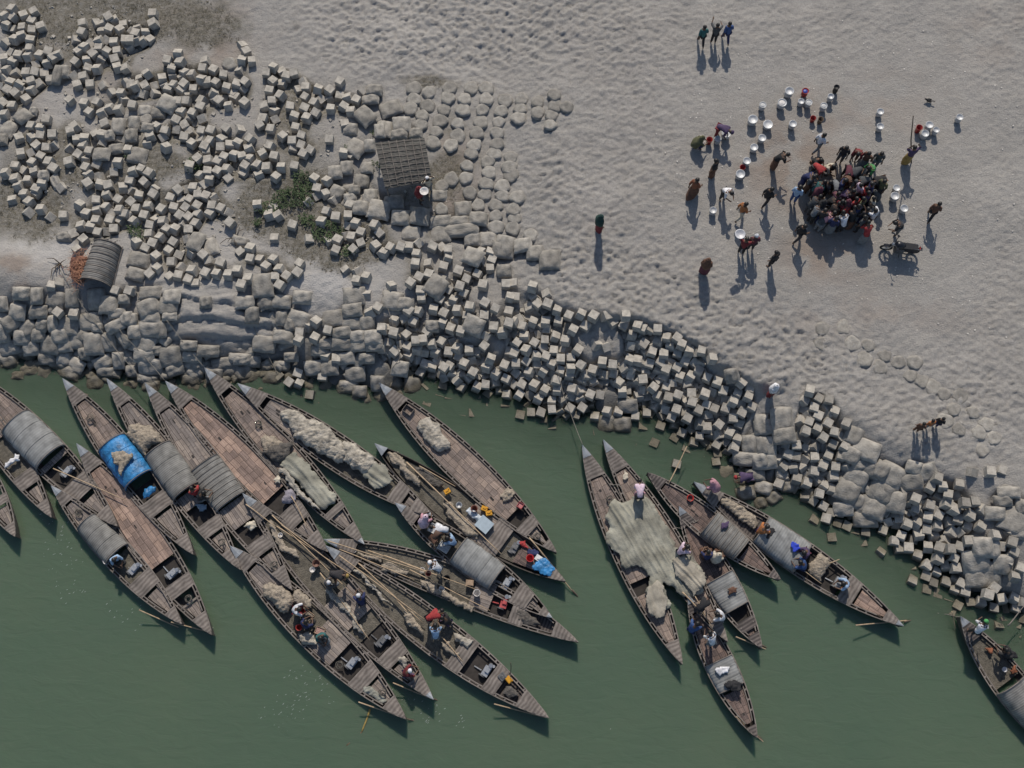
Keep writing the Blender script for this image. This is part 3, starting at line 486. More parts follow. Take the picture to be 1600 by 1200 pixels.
# ------------------------------------------------------------------ sand-filled bags
bagmat=simple('grey geotextile bag cloth',(.295,.275,.242),.9,.3,3.5,bump=.7,bscale=12,rand=.2); wetten(bagmat)
def bag_mesh(seed,round_=False):
    r=random.Random(seed); n=19 if not round_ else 17; V=[];Fc=[]
    ph=[r.uniform(0,6.28) for _ in range(6)]
    ear=[r.uniform(.0,.16) for _ in range(4)]
    for side in(1,-1):
        for j in range(n):
            for i in range(n):
                a=2*i/(n-1)-1; b_=2*j/(n-1)-1
                e=max(abs(a),abs(b_))
                if round_:
                    rr=math.hypot(a,b_) or 1; x=a/rr*e; y=b_/rr*e
                    w=1+.05*math.sin(3*math.atan2(y,x)+ph[0])+.04*math.sin(5*math.atan2(y,x)+ph[1]); x*=w*.5;y*=w*.5
                    z=.5*(1-e**6)**.5*(1-.10*math.exp(-(e/.5)**2)*(1+math.sin(ph[2])))+.05*math.sin(7*x+ph[3])*math.sin(9*y+ph[4])*(1-e)
                else:
                    x=a*(1-.10*b_*b_)*.5; y=b_*(1-.10*a*a)*.5
                    k=(1 if a>0 else 0)+(2 if b_>0 else 0); q=max(0,abs(a)+abs(b_)-1.5)*2; x+=math.copysign(ear[k]*.5*q,a); y+=math.copysign(ear[k]*.4*q,b_)
                    z=.5*max(0,(1-abs(a)**3.2)*(1-abs(b_)**3.2))**.5
                    z+=(.05*math.sin(5*a+ph[0]+2*b_)+.03*math.sin(5*b_+ph[1]-3*a)+.012*math.sin(15*a+ph[2])*math.sin(4*b_+ph[3]))*min(1,z*3)
                V.append((x,y,z*side if side>0 else -.5*z))
    N2=n*n
    for j in range(n-1):
        for i in range(n-1):
            A=j*n+i; Fc.append((A,A+1,A+n+1,A+n)); Fc.append((N2+A,N2+A+n,N2+A+n+1,N2+A+1))
    me=bpy.data.meshes.new('sandbag'); me.from_pydata(V,[],Fc); me.materials.append(bagmat); me.polygons.foreach_set('use_smooth',[True]*len(Fc)); me.update(); return me
BM=[bag_mesh(i) for i in range(9)]; RM=[bag_mesh(20+i,True) for i in range(5)]
for i,(u,v,w,h_,rot) in enumerate(BAG):
    r=random.Random(900+i); p=place(u,v,.12); z=float(height(p.x,p.y))+.03+r.uniform(-.06,.12)
    if DD[min(np.searchsorted(gy,p.y),len(gy)-1),min(np.searchsorted(gx,p.x),nx-1)]>1.5: z+=.12
    p=P(u,v,z); o=link('sandbag',BM[i%9],None,p)
    e=.2; sx=float(height(p.x+e,p.y)-height(p.x-e,p.y))/(2*e); sy=float(height(p.x,p.y+e)-height(p.x,p.y-e))/(2*e)
    k=F/(H-z)*.97
    k1=1.14 if u<1180 else 1.04; o.scale=(w/k*k1,h_/k*k1*1.02,r.uniform(.34,.48)); o.rotation_euler=(math.atan(sy)*.8+R(r.uniform(-9,9)),-math.atan(sx)*.8+R(r.uniform(-9,9)),-R(rot)+R(r.uniform(-5,5)))
    A=w*h_
    st='small' if A<330 else ('large' if A>620 else 'plump')
    sh='wet' if p.z<.3 else ('wide' if w>1.25*h_ else ('long' if h_>1.12*w else 'squarish'))
    tag(o,'%s %s sandbag %s'%(st,sh,where(u,v,'bags',24.,True)),'sandbag','square sand-filled bags of the shore protection')
for i,(u,v,w,h_,rot,z) in enumerate([(1165,771,28,20,10,.02),(1192,762,26,20,-20,.1),(1180,742,28,18,0,.18),(1208,778,24,18,30,-.02),(1150,790,20,16,0,-.12),(1188,786,20,18,10,-.08),(1232,760,22,18,0,.05),(1222,740,20,18,0,.2)]):
    o=link('sandbag',BM[(i*2)%9],None,P(u,v,z),(R(6),R(-5),R(rot))); o.scale=(w/35*1.15,h_/35*1.15,.42); tag(o,'wet dark bag %s'%where(u,v,'bags',24.,True),'sandbag','square sand-filled bags of the shore protection')
fb=[]; DB=densb.reshape(len(gy),nx)                 # half-hidden bags between and under the others, and along the toe
for jy in np.arange(8,38,.5):
    for ix in np.arange(-26,26,.62):
        x=ix+random.uniform(-.2,.2); y=jy+random.uniform(-.15,.15); i=np.searchsorted(gx,x); j=np.searchsorted(gy,y)
        if i>=nx or j>=len(gy): continue
        z=float(height(x,y)); uu_,vv_=PX(x,y,z)
        toe=(uu_<650 and -.42<z<.12 and vv_>540)
        if DB[j,i]<2.1 and not toe: continue
        if uu_>560 and vv_<420: continue
        fb.append((Matrix.Translation((x,y,z-(.05 if toe else .24)))@Euler((R(random.uniform(-25,25)),R(random.uniform(-25,25)),random.uniform(0,3))).to_matrix().to_4x4()@Matrix.Diagonal((random.uniform(.6,.85),random.uniform(.5,.7),.4,1)),random.randrange(9)))
o=merged('half_buried_sandbags',fb,BM,bagmat); o.data.polygons.foreach_set('use_smooth',[True]*len(o.data.polygons))
tag(o,'half-buried and sunken sandbags filling gaps between the bags','sandbags',None,'stuff')
for i,(u,v) in enumerate(CAP):
    r=random.Random(500+i); p=place(u,v,.06); z=float(height(p.x,p.y))+(.05 if u<900 else -.05)+r.uniform(-.03,.02); p=P(u,v,z)
    o=link('round_sandbag',RM[i%5],None,p,(R(r.uniform(-5,5)),R(r.uniform(-5,5)),r.uniform(0,6.28))); s=r.uniform(.62,.76); 
    if u<310: s=.6
    o.scale=(s*1.1,s*1.0,.24)
    tag(o,('small' if s<.665 else ('broad' if s>.72 else 'middling'))+' round bag %s'%where(u,v,'bags',24.,True),'sandbag','round bag tops set in rows in the sand')
# ------------------------------------------------------------------ people
skinm=[simple('brown skin %d'%i,c,.6,.08,8) for i,c in enumerate([(.10,.055,.035),(.14,.08,.05)])]
hairm=simple('black hair',(.012,.010,.009),.5,.2,20)
COL=dict(black=(.018,.018,.02),dark=(.035,.032,.034),navy=(.02,.028,.09),blue=(.04,.085,.22),lightblue=(.32,.45,.62),white=(.66,.66,.68),cream=(.5,.45,.36),grey=(.16,.17,.18),darkgrey=(.06,.065,.07),red=(.33,.035,.035),darkred=(.16,.02,.025),pink=(.45,.24,.28),purple=(.075,.048,.105),maroon=(.10,.025,.04),brown=(.11,.055,.035),orange=(.40,.15,.05),rust=(.22,.08,.04),green=(.035,.10,.07),lime=(.06,.26,.08),olive=(.10,.10,.05),teal=(.03,.12,.12),yellow=(.5,.36,.05),palepink=(.62,.48,.56),checked=(.2,.08,.1),skin=(.12,.065,.04),darkgreen=(.012,.045,.04),mustard=(.3,.2,.06))
CLO={}
def cloth(c):
    if c not in CLO: CLO[c]=simple(c+' cloth',COL[c],.85,.28,7,bump=.4,bscale=12)
    return CLO[c]
def J(**k): return k
STAND=dict(pel=(0,0,.92),spi=(0,-.01,1.12),che=(0,0,1.31),nec=(0,.01,1.46),hea=(0,.03,1.58),top=(0,.02,1.67),
 sl=(-.18,0,1.38),el=(-.24,-.03,1.12),hl=(-.24,.08,.88),sr=(.18,0,1.38),er=(.24,-.03,1.12),hr=(.24,.08,.88),
 pl=(-.09,0,.88),kl=(-.10,.03,.50),al=(-.11,-.02,.08),tl=(-.13,.14,.035),pr=(.09,0,.88),kr=(.10,.03,.50),ar=(.11,-.02,.08),tr=(.13,.14,.035))
def pose(**k): d=dict(STAND); d.update(k); return d
def bendover(a,base=.88):
    d=dict(STAND)
    for k in('spi','che','nec','hea','top','sl','sr','el','er','hl','hr'):
        x,y,z=STAND[k]; q=z-base; f={'spi':.6,'che':.85}.get(k,1); A=R(a*f); d[k]=(x,y*math.cos(A)+q*math.sin(A),base-y*math.sin(A)+q*math.cos(A))
    return d
b1=bendover(75); b1.update(el=(-.2,.42,.72),er=(.2,.42,.72),hl=(-.14,.52,.46),hr=(.14,.52,.46))
b2=bendover(35); b2.update(el=(-.24,.36,1.02),er=(.24,.36,1.02),hl=(-.13,.56,.98),hr=(.13,.56,.98))
squat=pose(pel=(0,-.1,.28),spi=(0,-.06,.46),che=(0,.06,.64),nec=(0,.14,.77),hea=(0,.20,.88),top=(0,.20,.97),sl=(-.18,.08,.70),sr=(.18,.08,.70),el=(-.26,.24,.52),er=(.26,.24,.52),hl=(-.12,.44,.42),hr=(.12,.44,.42),pl=(-.1,-.08,.26),pr=(.1,-.08,.26),kl=(-.2,.28,.50),kr=(.2,.28,.50),al=(-.16,.08,.08),ar=(.16,.08,.08),tl=(-.19,.24,.035),tr=(.19,.24,.035))
sit=pose(pel=(0,-.05,.16),spi=(0,-.06,.36),che=(0,.0,.55),nec=(0,.05,.69),hea=(0,.10,.81),top=(0,.10,.90),sl=(-.18,0,.61),sr=(.18,0,.61),el=(-.25,.14,.38),er=(.25,.14,.38),hl=(-.12,.34,.30),hr=(.12,.34,.30),pl=(-.09,-.02,.13),pr=(.09,-.02,.13),kl=(-.26,.34,.20),kr=(.26,.34,.20),al=(-.02,.40,.07),ar=(.04,.30,.09),tl=(.10,.46,.05),tr=(-.09,.36,.06))
walk=pose(kl=(-.1,.20,.52),al=(-.1,.28,.09),tl=(-.12,.43,.05),kr=(.1,-.02,.48),ar=(.1,-.34,.12),tr=(.12,-.22,.04),hl=(-.22,-.16,.9),el=(-.24,-.12,1.13),hr=(.22,.24,.98),er=(.24,.03,1.1))
carry=pose(el=(-.34,.08,1.46),er=(.34,.08,1.46),hl=(-.19,.08,1.70),hr=(.19,.08,1.70))
reach=pose(el=(-.30,.30,1.34),hl=(-.26,.52,1.44),er=(.30,.22,1.30),hr=(.24,.44,1.24))
POSES=dict(stand=STAND,bend=b1,lean=b2,squat=squat,sit=sit,walk=walk,carry=carry,reach=reach)
def skinned(name,verts,edges,rads,root,sub=1):
    me=bpy.data.meshes.new(name); me.from_pydata(verts,edges,[]); o=bpy.data.objects.new(name,me); C.objects.link(o)
    o.modifiers.new('s','SKIN'); 
    for i,r in enumerate(rads): me.skin_vertices[0].data[i].radius=(r,r) if not isinstance(r,tuple) else r
    me.skin_vertices[0].data[root].use_root=True
    if sub: m=o.modifiers.new('u','SUBSURF'); m.levels=sub; m.render_levels=sub
    dg=bpy.context.evaluated_depsgraph_get(); res=bpy.data.meshes.new_from_object(o.evaluated_get(dg)); res.name=name
    bpy.data.objects.remove(o); bpy.data.meshes.remove(me)
    res.polygons.foreach_set('use_smooth',[True]*len(res.polygons)); return res
def chain_build(p,names,edges,rad):
    V=[p[n] for n in names]; E=[(names.index(a),names.index(b)) for a,b in edges]; return V,E,[rad[n] for n in names]
def body_mesh(key,p):
    names=['pel','spi','che','nec','hea','top','sl','el','hl','sr','er','hr','pl','kl','al','tl','pr','kr','ar','tr']
    rad=dict(pel=.135,spi=.12,che=.13,nec=.052,hea=.095,top=.06,sl=.06,el=.042,hl=.028,sr=.06,er=.042,hr=.028,pl=.085,kl=.06,al=.04,tl=.035,pr=.085,kr=.06,ar=.04,tr=.035)
    E=[('pel','spi'),('spi','che'),('che','nec'),('nec','hea'),('hea','top'),('che','sl'),('sl','el'),('el','hl'),('che','sr'),('sr','er'),('er','hr'),('pel','pl'),('pl','kl'),('kl','al'),('al','tl'),('pel','pr'),('pr','kr'),('kr','ar'),('ar','tr')]
    V,EE,RR=chain_build(p,names,E,rad)
    hd=Vector(p['hea']); up=(Vector(p['top'])-hd).normalized(); rt=Vector((1,0,0)); fw=rt.cross(up)*-1
    if fw.y<0 and abs(fw.z)<.5: fw=-fw
    for off,r in((fw*.115-up*.012,.015),(rt*.098,.014),(-rt*.098,.014)):      # nose and ears
        V.append(tuple(hd+off)); EE.append((4,len(V)-1)); RR.append(r)
    for s,e,h in((-1,'el','hl'),(1,'er','hr')):                               # palm, four fingers, thumb
        hp=Vector(p[h]); d=(hp-Vector(p[e])).normalized(); side=d.cross(Vector((0,1,0))); 
        if side.length<.1: side=d.cross(Vector((0,0,1)))
        side.normalize(); hi=names.index(h)
        V.append(tuple(hp+d*.055)); pi=len(V)-1; EE.append((hi,pi)); RR.append(.03)
        cur=side.cross(d)
        for k,(o,l) in enumerate(((-.03,.065),(-.010,.078),(.011,.072),(.031,.055))):
            a=hp+d*.085+side*o; b=a+d*l*.55; c=b+d*l*.3+cur*l*.35
            V+= [tuple(a),tuple(b),tuple(c)]; n=len(V); EE+=[(pi,n-3),(n-3,n-2),(n-2,n-1)]; RR+=[.010,.009,.008]
        a=hp+d*.03+side*(.04*s); b=a+d*.04+side*(.022*s); V+=[tuple(a),tuple(b)]; n=len(V); EE+=[(hi,n-2),(n-2,n-1)]; RR+=[.012,.009]
    return skinned('body',V,EE,RR,0)
def shirt_mesh(p):
    q=dict(p); 
    for s,e,h in(('sl','el','hl'),('sr','er','hr')): q['c'+s]=tuple(Vector(p[e])*.75+Vector(p[h])*.25)
    nb=tuple(Vector(p['che'])*.45+Vector(p['nec'])*.55); q['nb']=nb
    q['hem']=tuple(Vector(p['pel'])+(Vector(p['pel'])-Vector(p['spi']))*.25)
    names=['che','spi','pel','hem','nb','sl','el','csl','sr','er','csr']
    rad=dict(che=.165,spi=.155,pel=.17,hem=.175,nb=.085,sl=.085,el=.07,csl=.06,sr=.085,er=.07,csr=.06)
    E=[('che','spi'),('spi','pel'),('pel','hem'),('che','nb'),('che','sl'),('sl','el'),('el','csl'),('che','sr'),('sr','er'),('er','csr')]
    return skinned('shirt',*chain_build(q,names,E,rad),0)
def trouser_mesh(p):
    q=dict(p)
    for a,k in(('al','kl'),('ar','kr')): q['c'+a]=tuple(Vector(p[a])*.86+Vector(p[k])*.14)
    names=['pel','pl','kl','cal','pr','kr','car']; rad=dict(pel=.15,pl=.105,kl=.085,cal=.065,pr=.105,kr=.085,car=.065)
    E=[('pel','pl'),('pl','kl'),('kl','cal'),('pel','pr'),('pr','kr'),('kr','car')]
    return skinned('trousers',*chain_build(q,names,E,rad),0)
def skirt_mesh(p):
    c=[Vector(p['pel'])+Vector((0,0,.04)),(Vector(p['pl'])+Vector(p['pr']))/2,(Vector(p['kl'])+Vector(p['kr']))/2,(Vector(p['al'])+Vector(p['ar']))/2+Vector((0,0,.06))]
    w=[(.165,.15),(.2,.17),(.2+abs(p['kl'][0]-p['kr'][0])*.3,.14+abs(p['kl'][1]-p['kr'][1])*.5),(.17+abs(p['al'][0]-p['ar'][0])*.3,.14+abs(p['al'][1]-p['ar'][1])*.5)]
    V=[];n=14;Fc=[]
    for k,(o,(a,b)) in enumerate(zip(c,w)):
        for i in range(n):
            t=2*math.pi*i/n; f=1+.07*math.sin(5*t+k); V.append((o.x+a*f*math.cos(t),o.y+b*f*math.sin(t),o.z))
    for k in range(3):
        for i in range(n): Fc.append((k*n+i,k*n+(i+1)%n,(k+1)*n+(i+1)%n,(k+1)*n+i))
    mb=MB(); mb.v=V; mb.f=Fc; mb.m=[0]*len(Fc); return mb.mesh('lungi',[],True)
def head_frame(p):
    h=Vector(p['hea']); up=(Vector(p['top'])-h).normalized(); rt=Vector((1,0,0)); fw=up.cross(rt); 
    return h,rt,fw,up
def blob(name,p,sc,off,cut,back=0):
    h,rt,fw,up=head_frame(p); mb=MB(); V=[];Fc=[]; n=14;m=9
    for j in range(m+1):
        ph=math.pi*j/m*cut
        for i in range(n):
            t=2*math.pi*i/n; w=1+.05*math.sin(3*t+2*j)
            q=Vector((sc[0]*math.sin(ph)*math.cos(t)*w,sc[1]*math.sin(ph)*math.sin(t)*w,sc[2]*math.cos(ph)))+Vector(off)
            V.append(h+rt*q.x-fw*q.y+up*q.z)
    for j in range(m):
        for i in range(n): Fc.append((j*n+i,(j+1)*n+i,(j+1)*n+(i+1)%n,j*n+(i+1)%n))
    mb.v=V;mb.f=Fc;mb.m=[0]*len(Fc); return mb.mesh(name,[],True)
def shawl_mesh(p):
    h,rt,fw,up=head_frame(p); c=Vector(p['che']); s=Vector(p['spi']); V=[];Fc=[];n=16
    ring=[(h+up*.13,.03,.03),(h+up*.09,.10,.11),(h,.135,.14),((h+c)/2,.15,.14),(c+Vector((0,0,.04)),.25,.19),(s,.27,.22),(Vector(p['pel']),.24,.21)]
    for k,(o,a,b) in enumerate(ring):
        for i in range(n):
            t=2*math.pi*i/n; f=1+.08*math.sin(4*t+1.3*k); V.append((o.x+a*f*math.cos(t),o.y+b*f*math.sin(t)-.02,o.z))
    for k in range(len(ring)-1):
        for i in range(n): Fc.append((k*n+i,k*n+(i+1)%n,(k+1)*n+(i+1)%n,(k+1)*n+i))
    mb=MB();mb.v=V;mb.f=Fc;mb.m=[0]*len(Fc); return mb.mesh('shawl',[],True)
PM={}
for k,p in POSES.items():
    PM[k]=dict(body=body_mesh(k,p),shirt=shirt_mesh(p),trousers=trouser_mesh(p),lungi=skirt_mesh(p),hair=blob('hair',p,(.108,.118,.11),(0,-.022,.022),.62),cap=blob('cap',p,(.112,.118,.10),(0,0,.045),.5),shawl=shawl_mesh(p))
    for m_ in PM[k].values():
        if not m_.materials: m_.materials.append(None)
def part(nm,me,mat,par):
    o=link(nm,me,par); o.material_slots[0].link='OBJECT'; o.material_slots[0].material=mat; return o
def person(u,v,ps,yaw,shirt,lower,label,group=None,head='hair',hcol=None,size=.94,z=None,lungi=False,shirtless=False):
    """(u,v): where the middle of the figure shows; yaw in degrees, 0 = facing away up the beach, 90 = facing left"""
    mid={'squat':.45,'sit':.42,'bend':.7}.get(ps,.85)*size
    if z is None: p=place(u,v,mid); g=float(height(p.x,p.y)); 
    else: g=z
    p=P(u,v,g+mid); p.z=g
    t=thing('person',label,'person',p,R(yaw),group); t.scale=(size,)*3
    if ps=='bend' and head=='shawl': head='cap'; hcol=hcol or shirt
    m=PM[ps]; part('body',m['body'],skinm[int(u+v)%2],t)
    if head=='shawl': part('shawl',m['shawl'],cloth(hcol or shirt),t)
    else:
        part('hair',m['hair'],hairm,t)
        if head=='cap': part('cap',m['cap'],cloth(hcol or 'white'),t)
    if not shirtless: part('shirt',m['shirt'],cloth(shirt),t)
    part('lungi' if lungi else 'trousers',m['lungi' if lungi and ps not in('squat','sit') else 'trousers'],cloth(lower),t)
    return t
S='person in a '
A=[
(1098,56,'walk',4,'teal','black','teal shirt walking, leftmost of the three youths at the top',dict(size=.88)),
(1118,53,'reach',-5,'darkgrey','black','dark shirt with arms out, middle of the three youths at the top',dict(size=.88)),
(1137,51,'walk',8,'blue','navy','blue shirt walking, rightmost of the three youths at the top',dict(size=.9)),
(1090,223,'squat',-80,'olive','navy','olive shawl crouching beside the red bucket',dict(head='shawl')),
(1122,202,'bend',-120,'purple','darkred','purple and pink wrap bending over two basins',dict(head='shawl')),
(1116,263,'stand',60,'black','brown','black shirt standing below the two basins',dict(lungi=True)),
(1085,293,'walk',-40,'rust','brown','rust orange wrap walking at the far left of the crowd',dict(lungi=True)),
(1132,299,'lean',-150,'white','dark','white shirt leaning forward between two people in brown',{}),
(1160,330,'walk',-60,'orange','cream','orange shirt striding above the two basin carriers',{}),
(1200,307,'walk',-50,'black','dark','black shirt walking left of the light blue shirt',{}),
(1213,250,'lean',-90,'black','brown','black top leaning forward, alone above left of the crowd',dict(lungi=True)),
(1281,223,'walk',-60,'white','grey','white shirt bending forward above the crowd',{}),
(1422,243,'carry',10,'purple','mustard','purple and yellow sari holding the tall pole',dict(lungi=True)),
(1459,330,'walk',-30,'brown','black','brown jacket walking away at the far right of the crowd',{}),
(1407,354,'lean',100,'dark','grey','dark shirt leaning beside the motorbike',{}),
(1162,385,'carry',-20,'darkred','black','dark red top carrying an aluminium basin on the head',{}),
(1177,379,'stand',0,'maroon','dark','maroon top with a white cloth on the head',dict(head='cap',hcol='white')),
(1209,405,'stand',40,'black','black','black shirt standing alone below the crowd',{}),
(1103,416,'stand',-20,'brown','maroon','brown shawl standing alone near the sand ridge',dict(head='shawl',lungi=True)),
(937,349,'stand',-70,'darkgreen','darkred','dark green top and red wrap alone on the open sand',dict(head='shawl',lungi=True,size=.95)),
(1251,364,'walk',-60,'black','dark','black clothes walking at the lower left of the crowd',{}),
(1353,368,'lean',0,'red','grey','red scarf and grey wrap at the lower right of the crowd',dict(lungi=True)),
(1244,304,'stand',-30,'lightblue','blue','light blue shirt at the left edge of the crowd',{}),
(669,289,'carry',-150,'cream','grey','white head cloth standing by the flat mat shelter',dict(head='cap',hcol='white')),
(656,305,'stand',-100,'darkred','black','red top holding a white dish below the mat shelter',dict(head='shawl',hcol='darkred')),
(1208,610,'stand',-130,'white','darkred','white hooded wrap alone on the sand ridge',dict(head='shawl',lungi=True,size=.9)),
(1437,668,'stand',-20,'brown','brown','brown clothes, left child of the group of three',dict(size=.72)),
(1452,663,'stand',10,'orange','grey','orange and white top, middle child of the group of three',dict(size=.72)),
(1467,660,'stand',-30,'black','navy','black top, right child of the group of three',dict(size=.72)),
(1171,746,'bend',95,'purple','purple','red hat and purple wrap bending on the rocks',dict(head='cap',hcol='red')),
]
for u,v,ps,yw,c1,c2,lab,kw in A: person(u,v,ps,yw,c1,c2,S+lab,None if v>340 and u<1300 else 'people around the fish sale',**kw)
CR=[(1275,252,'squat','black'),(1272,262,'bend','red'),(1294,262,'squat','cream'),(1317,241,'stand','black'),(1340,238,'lean','darkred'),(1352,250,'walk','brown'),(1371,250,'stand','darkgrey'),(1363,264,'lean','lime'),(1324,265,'bend','maroon'),(1342,268,'bend','darkgrey'),(1257,278,'lean','navy'),(1265,286,'stand','rust'),(1272,298,'lean','teal'),(1276,306,'stand','orange'),(1290,296,'stand','dark'),(1302,288,'bend','grey'),(1313,292,'stand','navy'),(1326,281,'lean','brown'),(1340,299,'stand','palepink'),(1357,285,'bend','rust'),(1357,298,'stand','navy'),(1379,283,'bend','black'),(1376,293,'stand','olive'),(1349,305,'stand','red'),(1368,306,'squat','darkgrey'),(1303,313,'stand','checked'),(1292,318,'lean','black'),(1282,326,'stand','black'),(1266,322,'lean','rust'),(1270,337,'lean','grey'),(1283,340,'stand','dark'),(1296,334,'lean','black'),(1309,326,'stand','darkred'),(1320,325,'stand','maroon'),(1324,336,'lean','red'),(1333,322,'stand','red'),(1344,322,'stand','olive'),(1360,320,'stand','cream'),(1337,333,'stand','navy'),(1350,338,'stand','dark'),(1362,340,'reach','white'),(1280,352,'bend','darkgrey'),(1287,346,'lean','pink'),(1300,352,'stand','navy'),(1317,352,'lean','white'),(1330,345,'lean','black'),(1346,350,'stand','darkgrey'),(1312,308,'lean','purple'),(1352,312,'stand','purple'),(1328,310,'stand','dark')]
cx,cy=1320,305
for i,(u,v,ps,c) in enumerate(CR):
    c={'rust':'darkgrey','orange':'maroon','lean':'dark','brown':'brown'}.get(c,c)
    r=random.Random(40+i); yaw=math.degrees(math.atan2(cy-v,cx-u)); ang=math.degrees(math.atan2(-(cy-v),(cx-u)))-90+r.uniform(-35,35)
    col={'lime':'bright green','palepink':'pale pink','darkgrey':'dark grey','darkred':'dark red','dark':'charcoal','cream':'off-white','checked':'red checked'}.get(c,c)
    row='top row' if v<272 else ('upper part' if v<300 else ('middle' if v<326 else ('lower part' if v<345 else 'bottom row')))
    colu='left' if u<1285 else ('centre' if u<1330 else 'right')
    act={'stand':'standing','bend':'bent low','lean':'leaning in','squat':'crouching','reach':'reaching out','walk':'stepping'}[ps]
    person(u,v,ps,ang,c,r.choice(['black','dark','navy','grey','brown','darkgrey']),'person in %s, %s, %s %s of the tight crowd'%(col,act,row,colu),'people crowded round the fish sale',head=r.choice(['hair','hair','hair','shawl']) if c in('black','maroon','brown','darkgrey','rust') else 'hair',lungi=r.random()<.4)
# ------------------------------------------------------------------ boats
hullm=simple('tarred boat planks',(.065,.055,.048),.8,.3,5,bump=.4)
railm=simple('weathered grey gunwale wood',(.19,.165,.145),.85,.3,4,bump=.3,rand=.12)
insidem=simple('dark bilge',(.035,.03,.027),.9,.4,4)
floorm=simple('net-strewn hull bottom',(.125,.112,.09),.95,.35,6,bump=1,bscale=18)
capm=simple('pale metal prow sheet',(.27,.29,.31),.55,.3,5,metal=.1)
redm=simple('red painted tip',(.40,.05,.04),.5,.1,5)
dkm=[planks('brown split-bamboo deck panels',(.20,.16,.135,1),(.275,.22,.185,1),(.05,.035,.03,1)),
     planks('grey weathered deck planks',(.21,.18,.16,1),(.27,.235,.205,1),(.05,.042,.038,1),.8,.16),
     planks('dark deck planks',(.12,.09,.08,1),(.18,.13,.11,1),(.03,.022,.02,1),.35,.25),
     planks('warm brown deck panels',(.24,.172,.138,1),(.325,.238,.192,1),(.08,.05,.04,1),.5,.27)]
crossm=stripes('grey cross planks',(.13,.11,.097,1),(.215,.187,.165,1),1.9,'X',dist=4)
crossd=stripes('dark cross planks',(.05,.042,.04,1),(.13,.11,.10,1),2.2,'X')
matm=stripes('grey bamboo mat roof',(.165,.16,.15,1),(.22,.215,.20,1),3.6,'X',dist=.6)
tinm=stripes('pale tarred canvas roof',(.215,.22,.22,1),(.245,.248,.24,1),2.6,'X',dist=.4)
bluem=simple('blue tarpaulin',(.03,.19,.42),.5,.55,3,bump=.8,bscale=9)
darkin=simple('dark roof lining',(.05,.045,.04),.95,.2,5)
metal=simple('worn engine iron',(.16,.16,.16),.5,.4,9,metal=.5)
redmetal=simple('red painted engine',(.42,.07,.07),.5,.3,9)
lightmetal=simple('aluminium tank',(.45,.46,.47),.4,.2,9,metal=.6)
bamboo=simple('bamboo pole',(.42,.31,.20),.7,.25,5)
bamd=simple('dark wet pole',(.10,.075,.055),.7,.3,5)
ropem=simple('grey rope',(.22,.20,.17),.9,.2,10)
BO={}
class Boat: pass
